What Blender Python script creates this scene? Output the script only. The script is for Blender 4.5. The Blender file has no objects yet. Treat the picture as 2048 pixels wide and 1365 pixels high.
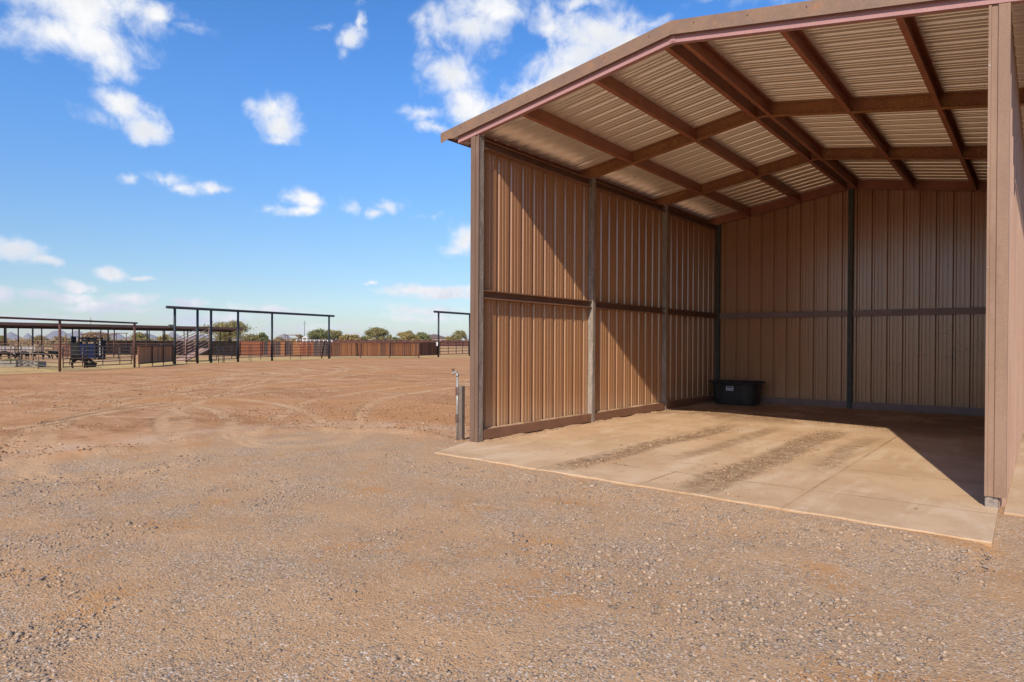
import bpy, bmesh, math, random
import numpy as np
from mathutils import Vector, Matrix

random.seed(7)
rng = np.random.default_rng(11)
scene = bpy.context.scene
COL = scene.collection
R = math.radians

# ------------------------------------------------------------------ camera data (building frame: u right along the front, v into the shed)
F_PX, YAW, PITCH, ROLL = 1340.14, .6706, -.0066, .0049
CAM = Vector((6.565, -7.360, 1.45))
CY, SY = math.cos(YAW), math.sin(YAW)

def bearing(px, dist, z=0.0):
    """ground point at a compass bearing (given as photo column) and a distance straight ahead"""
    a = (px - 1024) / F_PX
    return Vector((CAM.x + dist * (a * CY - SY), CAM.y + dist * (a * SY + CY), z))

# ------------------------------------------------------------------ small mesh builder
class MB:
    def __init__(self):
        self.v, self.f, self.m, self.sm = [], [], [], []
    def add(self, vs, fs, mi=0, smooth=False):
        b = len(self.v)
        self.v += [tuple(p) for p in vs]
        for f in fs:
            self.f.append(tuple(i + b for i in f)); self.m.append(mi); self.sm.append(smooth)
        return self
    def box(self, x0, x1, y0, y1, z0, z1, mi=0):
        vs = [(x, y, z) for z in (z0, z1) for y in (y0, y1) for x in (x0, x1)]
        return self.add(vs, [(0, 2, 3, 1), (4, 5, 7, 6), (0, 1, 5, 4), (2, 6, 7, 3), (0, 4, 6, 2), (1, 3, 7, 5)], mi)
    def sweep(self, poly, p0, p1, A, B, mi=0, mis=None):
        """extrude the closed polygon poly (coordinates along A, B) from p0 to p1"""
        p0, p1, A, B = Vector(p0), Vector(p1), Vector(A), Vector(B)
        n = len(poly)
        vs = [p0 + A * a + B * b for a, b in poly] + [p1 + A * a + B * b for a, b in poly]
        area = sum(poly[i][0] * poly[(i + 1) % n][1] - poly[(i + 1) % n][0] * poly[i][1] for i in range(n))
        flip = (A.cross(B).dot(p1 - p0) > 0) != (area > 0)
        fs = [(i, (i + 1) % n, n + (i + 1) % n, n + i) for i in range(n)]
        caps = [tuple(range(n - 1, -1, -1)), tuple(range(n, 2 * n))]
        if flip:
            fs = [f[::-1] for f in fs]; caps = [c[::-1] for c in caps]
        b = len(self.v)
        self.v += [tuple(p) for p in vs]
        for k, f in enumerate(fs):
            self.f.append(tuple(i + b for i in f)); self.m.append(mis[k] if mis else mi); self.sm.append(False)
        for c in caps:
            self.f.append(tuple(i + b for i in c)); self.m.append(mi); self.sm.append(False)
        return self
    def tube(self, p0, p1, r, n=8, mi=0, r1=None, caps=True):
        p0, p1 = Vector(p0), Vector(p1)
        r1 = r if r1 is None else r1
        d = (p1 - p0).normalized()
        a = d.cross(Vector((0, 0, 1)) if abs(d.z) < .9 else Vector((1, 0, 0))).normalized()
        b = d.cross(a)
        ring = lambda p, rr: [p + a * rr * math.cos(2 * math.pi * i / n) + b * rr * math.sin(2 * math.pi * i / n) for i in range(n)]
        self.add(ring(p0, r) + ring(p1, r1), [(i, (i + 1) % n, n + (i + 1) % n, n + i) for i in range(n)], mi, True)
        if caps:
            k = len(self.v) - 2 * n
            self.f.append(tuple(range(k + n - 1, k - 1, -1))); self.m.append(mi); self.sm.append(False)
            self.f.append(tuple(range(k + n, k + 2 * n))); self.m.append(mi); self.sm.append(False)
        return self
    def pipe(self, pts, r, n=8, mi=0):
        for a, b in zip(pts[:-1], pts[1:]):
            self.tube(a, b, r, n, mi)
        return self
    def build(self, name, mats, parent=None, bevel=0.0):
        me = bpy.data.meshes.new(name)
        off = ROOT.get(parent, Vector((0, 0, 0))) if parent else Vector((0, 0, 0))
        me.from_pydata([(p[0] - off.x, p[1] - off.y, p[2] - off.z) for p in self.v], [], self.f)
        for m in (mats if isinstance(mats, (list, tuple)) else [mats]):
            me.materials.append(m)
        me.polygons.foreach_set('material_index', self.m)
        me.polygons.foreach_set('use_smooth', self.sm)
        me.update()
        o = bpy.data.objects.new(name, me); COL.objects.link(o)
        if parent:
            o.parent = parent; ROOT[o] = off
        if bevel:
            b = o.modifiers.new('Bevel', 'BEVEL'); b.width = bevel; b.segments = 2; b.limit_method = 'ANGLE'; b.angle_limit = R(40)
        return o

ROOT = {}
def empty(name, loc, label, cat, group=None):
    o = bpy.data.objects.new(name, None); COL.objects.link(o)
    o.location = loc; o.empty_display_size = .2; ROOT[o] = Vector(loc)
    return tag(o, label, cat, group)
def tag(o, label=None, cat=None, group=None, kind=None):
    if label: o['label'] = label
    if cat: o['category'] = cat
    if group: o['group'] = group
    if kind: o['kind'] = kind
    return o

# ------------------------------------------------------------------ materials
class NT:
    def __init__(self, tree):
        self.t = tree
    def n(self, typ, **kw):
        nd = self.t.nodes.new(typ)
        for k, v in kw.items():
            if k.startswith('_'):
                setattr(nd, k[1:], v)
            else:
                key = k.replace('__', ' ')
                nd.inputs[int(key[1:]) if key[0] == 'i' and key[1:].isdigit() else key].default_value = v
        return nd
    def l(self, a, b):
        self.t.links.new(a, b)
    def put(self, sock, v):
        if isinstance(v, bpy.types.NodeSocket): self.l(v, sock)
        else: sock.default_value = v
    def math(self, op, a, b=0.0, c=0.0, clamp=False):
        nd = self.n('ShaderNodeMath', _operation=op, _use_clamp=clamp)
        for s, v in zip(nd.inputs, (a, b, c)): self.put(s, v)
        return nd.outputs[0]
    def mix(self, fac, a, b, blend='MIX'):
        nd = self.n('ShaderNodeMix', _data_type='RGBA', _blend_type=blend)
        for i, v in ((0, fac), (6, a), (7, b)):
            if i > 0 and not isinstance(v, bpy.types.NodeSocket): v = (*v[:3], 1.0)
            self.put(nd.inputs[i], v)
        return nd.outputs[2]
    def noise(self, vec, scale, detail=4.0, rough=.55, dist=0.0, scl=None):
        if scl:
            m = self.n('ShaderNodeMapping'); m.inputs['Scale'].default_value = scl; self.l(vec, m.inputs[0]); vec = m.outputs[0]
        nd = self.n('ShaderNodeTexNoise', Scale=scale, Detail=detail, Roughness=rough, Distortion=dist)
        self.l(vec, nd.inputs['Vector'])
        return nd.outputs[0]
    def ramp(self, v, lo, hi, a=0.0, b=1.0):
        nd = self.n('ShaderNodeMapRange', _interpolation_type='SMOOTHSTEP')
        for i, x in enumerate((v, lo, hi, a, b)): self.put(nd.inputs[i], x)
        return nd.outputs[0]
    def attr(self, name):
        return self.n('ShaderNodeAttribute', _attribute_name=name).outputs['Fac']

def new_mat(name):
    m = bpy.data.materials.new(name); m.use_nodes = True
    t = NT(m.node_tree); b = m.node_tree.nodes['Principled BSDF']
    geo = t.n('ShaderNodeNewGeometry').outputs['Position']
    return m, t, b, geo

def surf(name, c1, c2=None, c3=None, rough=.5, metal=0.0, scale=3.0, scl=None, amt3=(.55, .75), spec=.22, bump=0.0, bscale=60.0, fine=0.0, fscale=90.0):
    """painted / weathered surface: c1-c2 mottled by noise, patches of c3, optional fine grain and bump"""
    m, t, b, pos = new_mat(name)
    col = (*c1, 1.0)
    if c2:
        col = t.mix(t.ramp(t.noise(pos, scale, 5, .6, 0, scl), .35, .65), c1, c2)
    if c3:
        col = t.mix(t.ramp(t.noise(pos, scale * 1.7, 6, .65, .3, scl), *amt3), col, c3)
    if fine:
        g = t.noise(pos, fscale, 3, .7)
        col = t.mix(fine, col, t.mix(t.ramp(g, .3, .7), (0, 0, 0), (1, 1, 1)), 'OVERLAY')
    t.put(b.inputs['Base Color'], col)
    b.inputs['Roughness'].default_value = rough; b.inputs['Metallic'].default_value = metal
    b.inputs['Specular IOR Level'].default_value = spec
    if bump:
        bp = t.n('ShaderNodeBump', Strength=bump, Distance=.004)
        t.l(t.noise(pos, bscale, 4, .6), bp.inputs['Height']); t.l(bp.outputs[0], b.inputs['Normal'])
    return m

M = {}
M['sheet'] = surf('brown sheet paint', (.410, .215, .106), (.362, .184, .090), (.450, .258, .143), rough=.20, spec=.8, scale=.9, scl=(1, 1, .25), amt3=(.60, .85), fine=.06, fscale=40)
M['sheet_out'] = surf('weathered outer sheet paint', (.365, .235, .170), (.315, .195, .140), (.40, .28, .215), rough=.6, spec=.25, scale=1.6, scl=(1, 1, .3), fine=.07, fscale=70)
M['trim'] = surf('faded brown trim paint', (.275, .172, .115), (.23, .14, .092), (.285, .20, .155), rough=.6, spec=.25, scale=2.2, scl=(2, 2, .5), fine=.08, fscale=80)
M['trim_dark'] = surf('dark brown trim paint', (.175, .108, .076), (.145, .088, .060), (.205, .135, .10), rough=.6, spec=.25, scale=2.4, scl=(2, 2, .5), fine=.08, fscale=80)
M['rake'] = surf('faded rake trim paint', (.225, .135, .082), (.185, .115, .080), (.285, .140, .070), rough=.55, spec=.3, scale=4.5, fine=.10, fscale=60)
M['primer'] = surf('red oxide primer', (.335, .128, .070), (.275, .102, .056), (.38, .160, .082), rough=.5, spec=.4, scale=2.4, fine=.10)
M['primer_faded'] = surf('sun faded primer', (.380, .200, .190), (.345, .180, .170), (.40, .225, .20), rough=.6, spec=.3, scale=2.0, fine=.12)
M['rafter'] = surf('rusty rafter steel', (.275, .116, .060), (.32, .150, .060), (.39, .205, .070), rough=.6, spec=.35, scale=2.6, amt3=(.5, .72), fine=.25, fscale=35)
M['girt'] = surf('dusty brown girt steel', (.250, .130, .080), (.205, .104, .064), (.34, .20, .125), rough=.55, spec=.35, scale=3.0, amt3=(.62, .85), fine=.15)
M['girt_back'] = surf('grey brown girt paint', (.230, .155, .140), (.20, .135, .120), None, rough=.45, spec=.4, scale=3)
M['roof_under'] = surf('bare satin metal roof underside', (.94, .885, .81), (.91, .85, .77), None, rough=.28, metal=.55, spec=.5, scale=1.5)
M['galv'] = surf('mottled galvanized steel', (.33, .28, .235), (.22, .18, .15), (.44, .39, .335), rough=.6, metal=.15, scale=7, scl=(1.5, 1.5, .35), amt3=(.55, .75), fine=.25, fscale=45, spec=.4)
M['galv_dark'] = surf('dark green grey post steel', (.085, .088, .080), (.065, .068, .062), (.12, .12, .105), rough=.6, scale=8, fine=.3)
M['black_pipe'] = surf('blue black pipe paint', (.030, .035, .040), (.020, .024, .028), (.07, .065, .06), rough=.5, scale=4, scl=(2, 2, .3))
M['rust_pipe'] = surf('brown rusty pipe', (.120, .052, .034), (.080, .038, .027), (.17, .08, .05), rough=.7, scale=3)
M['gate_pipe'] = surf('grey brown gate pipe', (.165, .125, .10), (.11, .080, .065), None, rough=.6, scale=3)
M['rail_pipe'] = surf('tan rusty rail pipe', (.27, .185, .14), (.20, .125, .09), None, rough=.6, scale=3)
M['chute_pipe'] = surf('dusty pink chute steel', (.40, .26, .20), (.33, .20, .15), (.24, .13, .09), rough=.7, scale=2)
M['shade_fascia'] = surf('brown shade roof edge', (.115, .068, .055), (.095, .054, .044), None, rough=.6, scale=1)
M['shade_under'] = surf('brown shade roof underside', (.10, .055, .040), (.08, .045, .033), None, rough=.8, scale=1)
M['rust_plate'] = surf('rust red plate', (.34, .165, .105), (.29, .14, .09), (.24, .12, .085), rough=.8, scale=2)
M['dark_board'] = surf('dark weathered board', (.016, .011, .009), (.026, .018, .014), None, rough=.9, spec=.04, scale=3, scl=(3, 3, .4))
M['concrete_grey'] = surf('grey trough concrete', (.27, .245, .20), (.22, .20, .165), None, rough=.9, scale=4)
M['blue_steel'] = surf('dark blue painted steel', (.005, .012, .048), (.004, .008, .030), (.012, .022, .060), rough=.8, spec=.15, scale=4)
M['dark_steel'] = surf('dark machine steel', (.013, .014, .016), (.022, .022, .022), None, rough=.75, spec=.10, scale=4)
M['hide'] = surf('black calf hide', (.007, .006, .0055), (.013, .009, .007), None, rough=.85, spec=.06, scale=3)
M['white'] = surf('dusty white paint', (.78, .76, .72), (.70, .67, .62), None, rough=.6, scale=2)
M['stucco'] = surf('tan stucco', (.62, .49, .39), (.58, .45, .36), None, rough=.9, scale=2)
M['roof_tile'] = surf('brown tile roof', (.17, .115, .095), (.14, .095, .080), None, rough=.9, scale=3)
M['roof_pale'] = surf('pale metal roof', (.52, .50, .46), (.46, .44, .40), None, rough=.6, scale=1)
M['bark'] = surf('grey brown bark', (.10, .075, .055), (.07, .052, .04), None, rough=.9, scale=6)
M['tank'] = surf('black tank rubber', (.020, .020, .021), (.030, .029, .028), (.07, .058, .047), rough=.5, spec=.45, scale=6, amt3=(.6, .85))
M['glass_dark'] = surf('dark window glass', (.03, .035, .04), None, rough=.1, spec=.6)
M['zinc'] = surf('bright zinc pipe', (.40, .385, .36), (.32, .31, .285), None, rough=.45, metal=.5, scale=20)
M['zinc_dark'] = surf('dull steel post', (.20, .155, .125), (.165, .125, .105), (.24, .17, .13), rough=.55, metal=.15, scale=10)
M['clamp'] = surf('rusty clamp', (.17, .085, .065), (.13, .065, .05), None, rough=.7, scale=30)
M['sand'] = surf('drifted sand', (.46, .31, .19), (.40, .26, .16), (.32, .21, .13), rough=.95, scale=14, spec=.0, bump=.6, bscale=90)
M['sticker_white'] = surf('white sticker', (.62, .66, .72), None, rough=.4)
M['sticker_dark'] = surf('dark sticker print', (.02, .022, .03), None, rough=.4)
M['stake'] = surf('old wooden snag', (.20, .12, .06), (.15, .09, .05), None, rough=.9)
M['hay'] = surf('pale hay', (.50, .40, .22), (.42, .33, .17), None, rough=.95)
M['feed_green'] = surf('green feed', (.30, .31, .12), (.22, .24, .09), None, rough=.95, scale=20)

def weather_sheet(m):
    # dust splashed up from the floor, rubbed scuffs on the back wall
    nt = m.node_tree; t = NT(nt); b = nt.nodes['Principled BSDF']; lk = b.inputs['Base Color'].links[0]; col = lk.from_socket
    pos = t.n('ShaderNodeNewGeometry').outputs['Position']; sp = t.n('ShaderNodeSeparateXYZ'); t.l(pos, sp.inputs[0])
    dust = t.math('MULTIPLY', t.math('SUBTRACT', 1.0, t.ramp(t.math('ADD', sp.outputs[2], t.math('MULTIPLY', t.noise(pos, 2.5, 5, .7), -.7)), -.32, .30)), .5)
    col = t.mix(dust, col, (.44, .29, .18))
    reg = t.math('MULTIPLY', t.ramp(sp.outputs[1], 9.30, 9.33), t.math('MULTIPLY', t.ramp(sp.outputs[0], 3.2, 3.8), t.math('MULTIPLY', t.ramp(sp.outputs[2], .75, 1.1), t.math('SUBTRACT', 1.0, t.ramp(sp.outputs[2], 1.7, 2.0)))))
    ln = t.math('SUBTRACT', 1.0, t.ramp(t.math('ABSOLUTE', t.math('SUBTRACT', t.noise(pos, 5.0, 4, .6, 1.5), .5)), .004, .018))
    sc = t.math('MULTIPLY', t.math('MULTIPLY', reg, ln), t.ramp(t.noise(pos, 2.3, 3), .52, .62))
    col = t.mix(t.math('MULTIPLY', sc, .8), col, (.10, .07, .055))
    streak = t.ramp(t.noise(pos, 5.0, 5, .7, 0, (4, 4, .12)), .58, .74)
    col = t.mix(t.math('MULTIPLY', streak, .14), col, (.22, .12, .07))
    t.put(b.inputs['Base Color'], col)
    t.put(b.inputs['Roughness'], t.ramp(t.noise(pos, 1.4, 5, .65, 0, (1, 1, .2)), .3, .7, .19, .25))
weather_sheet(M['sheet'])
def plank_mat(name, cols, pitch, along):
    """vertical boards: each board takes one of cols at random along a horizontal direction"""
    m, t, b, pos = new_mat(name)
    dot = t.n('ShaderNodeVectorMath', _operation='DOT_PRODUCT'); t.l(pos, dot.inputs[0]); dot.inputs[1].default_value = along
    cell = t.math('FLOOR', t.math('DIVIDE', dot.outputs['Value'], pitch))
    wn = t.n('ShaderNodeTexWhiteNoise', _noise_dimensions='1D'); t.l(cell, wn.inputs['W'])
    cr = t.n('ShaderNodeValToRGB'); cr.color_ramp.interpolation = 'CONSTANT'
    els = cr.color_ramp.elements
    for i, c in enumerate(cols):
        e = els[i] if i < 2 else els.new(i / len(cols))
        e.position = i / len(cols); e.color = (*c, 1)
    t.l(wn.outputs['Value'], cr.inputs[0])
    grain = t.ramp(t.noise(pos, 3.0, 5, .7, 0, (6, 6, .8)), .3, .7)
    col = t.mix(.45, cr.outputs[0], t.mix(grain, (.55, .55, .55), (1.1, 1.1, 1.1)), 'MULTIPLY')
    t.put(b.inputs['Base Color'], col); b.inputs['Roughness'].default_value = .8; b.inputs['Specular IOR Level'].default_value = .2
    return m
LINE = Vector((-45.25 + 39.1, 30.7 - 13.8, 0)).normalized()
PF = Vector((-42.0 + 46.3, 41.6 - 35.1, 0)).normalized()
M['plank_red'] = plank_mat('red brown stained boards', [(.185, .070, .026), (.155, .056, .022), (.215, .088, .034), (.105, .045, .025), (.175, .064, .028), (.14, .052, .021)], .19, PF)
M['plank_mixed'] = plank_mat('mixed grey and red boards', [(.24, .078, .036), (.075, .052, .044), (.20, .06, .03), (.30, .125, .052), (.105, .06, .046), (.22, .08, .038), (.06, .045, .04)], .42, PF)
M['plank_dark'] = plank_mat('dark red boards', [(.115, .045, .032), (.09, .036, .028), (.13, .055, .036), (.075, .032, .026)], .3, PF)
M['plank_gate'] = plank_mat('brown boards', [(.40, .185, .075), (.34, .155, .064), (.44, .215, .09), (.30, .135, .058)], .15, LINE)

def foliage_mat(name, a, b_, c):
    m, t, b, pos = new_mat(name)
    col = t.mix(t.ramp(t.noise(pos, .9, 3, .6), .35, .65), a, b_)
    col = t.mix(t.ramp(t.noise(pos, 2.7, 4, .7), .5, .72), col, c)
    t.put(b.inputs['Base Color'], col); b.inputs['Roughness'].default_value = .7; b.inputs['Specular IOR Level'].default_value = .2
    return m
M['leaf_olive'] = foliage_mat('olive leaves', (.20, .180, .060), (.27, .225, .085), (.34, .27, .12))
M['leaf_green'] = foliage_mat('green leaves', (.130, .155, .055), (.185, .190, .07), (.28, .24, .10))
M['leaf_gold'] = foliage_mat('golden green leaves', (.29, .225, .075), (.36, .27, .095), (.22, .20, .075))
M['leaf_dry'] = foliage_mat('dry scrub leaves', (.34, .245, .125), (.28, .215, .10), (.42, .28, .16))
# ------------------------------------------------------------------ ground height field
def vnoise(x, y, seed):
    xi, yi = np.floor(x).astype(np.int64), np.floor(y).astype(np.int64)
    fx, fy = x - xi, y - yi
    fx, fy = fx * fx * (3 - 2 * fx), fy * fy * (3 - 2 * fy)
    def h(a, b):
        n = (a * 374761393 + b * 668265263 + seed * 974711) & 0x7fffffff
        n = ((n ^ (n >> 13)) * 1274126177) & 0x7fffffff
        return ((n ^ (n >> 16)) & 0xffff) / 65535.0
    return (h(xi, yi) * (1 - fx) + h(xi + 1, yi) * fx) * (1 - fy) + (h(xi, yi + 1) * (1 - fx) + h(xi + 1, yi + 1) * fx) * fy
def fbm(x, y, seed, o=4):
    s, a, t = 0, .5, 0
    for i in range(o):
        s = s + a * vnoise(x * 2 ** i, y * 2 ** i, seed + i); t += a; a *= .5
    return s / t
def sstep(a, b, x):
    t = np.clip((x - a) / (b - a), 0, 1); return t * t * (3 - 2 * t)
def catmull(pts, n=24):
    P = [np.array(p, float) for p in pts]; P = [2 * P[0] - P[1]] + P + [2 * P[-1] - P[-2]]
    out = []
    for i in range(1, len(P) - 2):
        for t in np.linspace(0, 1, n, endpoint=False):
            out.append(.5 * (2 * P[i] + (P[i + 1] - P[i - 1]) * t + (2 * P[i - 1] - 5 * P[i] + 4 * P[i + 1] - P[i + 2]) * t * t + (3 * P[i] - P[i - 1] - 3 * P[i + 1] + P[i + 2]) * t ** 3))
    out.append(P[-2]); return np.array(out)
def poly_dist(U, V, pts):
    """distance to a polyline, arc length at the nearest point and signed side"""
    best = np.full(U.shape, 1e9); al = np.zeros(U.shape); side = np.zeros(U.shape); acc = 0.0
    for (a, b) in zip(pts[:-1], pts[1:]):
        e = b - a; L = math.hypot(*e)
        if L < 1e-6: continue
        t = np.clip(((U - a[0]) * e[0] + (V - a[1]) * e[1]) / (L * L), 0, 1)
        dx, dy = U - a[0] - t * e[0], V - a[1] - t * e[1]
        d = np.hypot(dx, dy); m = d < best
        best[m] = d[m]; al[m] = (acc + t * L)[m]; side[m] = np.sign(e[0] * dy - e[1] * dx)[m]; acc += L
    return best, al, side

TRACKS = [[(-3.32, -4.86), (-6.68, -3.6), (-8.09, -2.46), (-7.29, -1.42)],
          [(-2.28, -3.99), (-6.41, -2.46), (-8.77, -1.02), (-13.47, 2.95), (-17.29, 7.83)],
          [(-2.91, -3.3), (-4.33, -2.23), (-6.48, -1.07), (-9.07, -.22)],
          [(-3.11, -1.19), (-5.48, .15), (-8.55, 1.06), (-11.18, .62), (-10.62, -1.11)],
          [(-14.98, 3.77), (-17.16, 6.06), (-22.72, 9.83), (-26.93, 10.47)],
          [(-18.99, 8.91), (-20.84, 11.69), (-24.37, 14.94), (-29.84, 17.22)],
          [(-17.79, 10.07), (-20.61, 14.24), (-24.64, 17.8), (-29.47, 20.38)],
          [(-2.39, -1.31), (-7.66, 3.75), (-10.13, 10.11)],
          [(-14.22, -2.1), (-17.71, 3.05), (-23.24, 11.62)],
          [(-8.03, -3.67), (-10.46, -.63), (-12.73, 4.22), (-12.4, 12.49)],
          [(-20.0, 2.0), (-23.0, 9.0), (-24.0, 16.0), (-22.0, 26.0)]]
EDGE = np.array([(-3.9, -12.0), (-3.3, -6.5), (-3.24, -4.88), (-3.37, -4.21), (-3.11, -3.47), (-3.25, -2.59), (-3.25, -1.47), (-3.04, -.48), (-2.08, .05), (-1.0, .1), (-.1, .1)])
PENLINE = [(-28.0, -1.0), (-29.6, 1.0), (-31.0, 4.5), (-34.2, 9.5), (-38.7, 13.9), (-39.6, 16.5), (-41.8, 22.9), (-44.8, 30.9), (-44.3, 37.0), (-42.0, 44.0)]

def rise(U, V):
    d = -SY * (U - CAM.x) + CY * (V - CAM.y)
    return sstep(85, 165, d) * .65
def gravel_mask(U, V):
    d, _, s = poly_dist(U, V, EDGE)
    g = np.where(s < 0, d, -d)
    g = np.where((V > .1) & (U > -1), -np.maximum(V, 0.1), g)
    g = np.where((U > 6.2), .6 - .05 * np.maximum(V, 0), g)
    return g
def height(U, V):
    z = -.045 + rise(U, V)
    near = 1 - sstep(25, 60, np.hypot(U - CAM.x, V - CAM.y))
    z = z + near * ((fbm(U * .35, V * .35, 3, 4) - .5) * .10 + (fbm(U * 2.1, V * 2.1, 9, 3) - .5) * .026)
    g = gravel_mask(U, V)
    z = z + near * .045 * np.exp(-((g + .12) / .16) ** 2) * (.5 + .9 * vnoise(U * 1.6, V * 1.6, 5)) * 1.35 * (U < -.6)
    z = z + (1 - near) * (fbm(U * .05, V * .05, 21, 3) - .5) * .10 * (1 - sstep(150, 400, np.hypot(U - CAM.x, V - CAM.y)))
    # flat beside and beneath the slab
    vf = np.where(U < 6.29, -1.035 - .042 * (U - .25), -.10 - .042 * (U - 6.3))
    sd = np.maximum.reduce([-.06 - U, U - 12.2, vf - V, V - 9.5])
    k = 1 - sstep(.0, .9, sd)
    z = z * (1 - k) + (-.017 + (fbm(U * 2.3, V * 2.3, 14, 4) - .5) * .036) * k
    return np.where(sd < .02, np.minimum(z, -.010), z)
def gz(u, v):
    return float(height(np.array([float(u)]), np.array([float(v)]))[0])

def axis(lo, hi, step, far_lo, far_hi):
    a = list(np.arange(lo, hi + 1e-6, step)); s = step
    while a[-1] < far_hi:
        s *= 1.13; a.append(a[-1] + s)
    s = step
    while a[0] > far_lo:
        s *= 1.13; a.insert(0, a[0] - s)
    return np.array(a)
ua, va = axis(-25, 11, .1, -5600, 3000), axis(-8.5, 20, .1, -900, 5600)
U, V = np.meshgrid(ua, va)
Z = height(U, V)
trk = np.zeros(U.shape); along = np.zeros(U.shape)
sub = (np.abs(U + 9) < 24) & (V > -12) & (V < 30)
Us, Vs = U[sub], V[sub]
ts, als, dz = np.zeros(Us.shape), np.zeros(Us.shape), np.zeros(Us.shape)
for k, tr in enumerate(TRACKS):
    d, al, s = poly_dist(Us, Vs, catmull(tr, 14))
    for off in ((0.0,) if k in (0, 2) else (-.8, .8)):
        dd = np.abs(d * s - off)
        m = (1 - sstep(.12, .20, dd)) * (.55 + .45 * vnoise(al * .8, dd * 0 + k, 40 + k))
        dz -= m * .003; dz += .004 * np.exp(-((dd - .22) / .07) ** 2)
        als = np.where(m > ts, al + (d * s - off) * .8, als); ts = np.maximum(ts, m)
trk[sub] = ts; along[sub] = als
zz = Z[sub] + dz * (1 - (gravel_mask(Us, Vs) > .3)); Z[sub] = np.where(Z[sub] < -.09, Z[sub], zz)
d, _, s = poly_dist(U, V, [np.array(p) for p in PENLINE])
pen = np.where(s > 0, d, -d); pen = np.clip(pen, -60, 60)
grv = np.clip(gravel_mask(U, V), -8, 8)
nu, nv = len(ua), len(va)
me = bpy.data.meshes.new('ground')
idx = np.arange(nu * nv).reshape(nv, nu)
quads = np.stack([idx[:-1, :-1], idx[:-1, 1:], idx[1:, 1:], idx[1:, :-1]], -1).reshape(-1, 4)
def np_mesh(me, verts, faces):
    n = faces.shape[1]
    me.vertices.add(len(verts)); me.vertices.foreach_set('co', verts.astype(np.float32).ravel())
    me.loops.add(faces.size); me.loops.foreach_set('vertex_index', faces.astype(np.int32).ravel())
    me.polygons.add(len(faces)); me.polygons.foreach_set('loop_start', np.arange(0, faces.size, n, dtype=np.int32))
    me.update(calc_edges=True)
def np_attr(me, name, vals):
    a = me.attributes.new(name, 'FLOAT', 'POINT'); a.data.foreach_set('value', vals.astype(np.float32).ravel())
np_mesh(me, np.stack([U.ravel(), V.ravel(), Z.ravel()], -1), quads)
for nm, v in (('track', trk), ('along', along), ('pen', pen), ('gravel', grv)): np_attr(me, nm, v)
me.polygons.foreach_set('use_smooth', np.ones(len(quads), bool))
ground = bpy.data.objects.new('ground', me); COL.objects.link(ground)
tag(ground, 'bare tan dirt yard with gravel in front of the shed', kind='structure')

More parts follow.
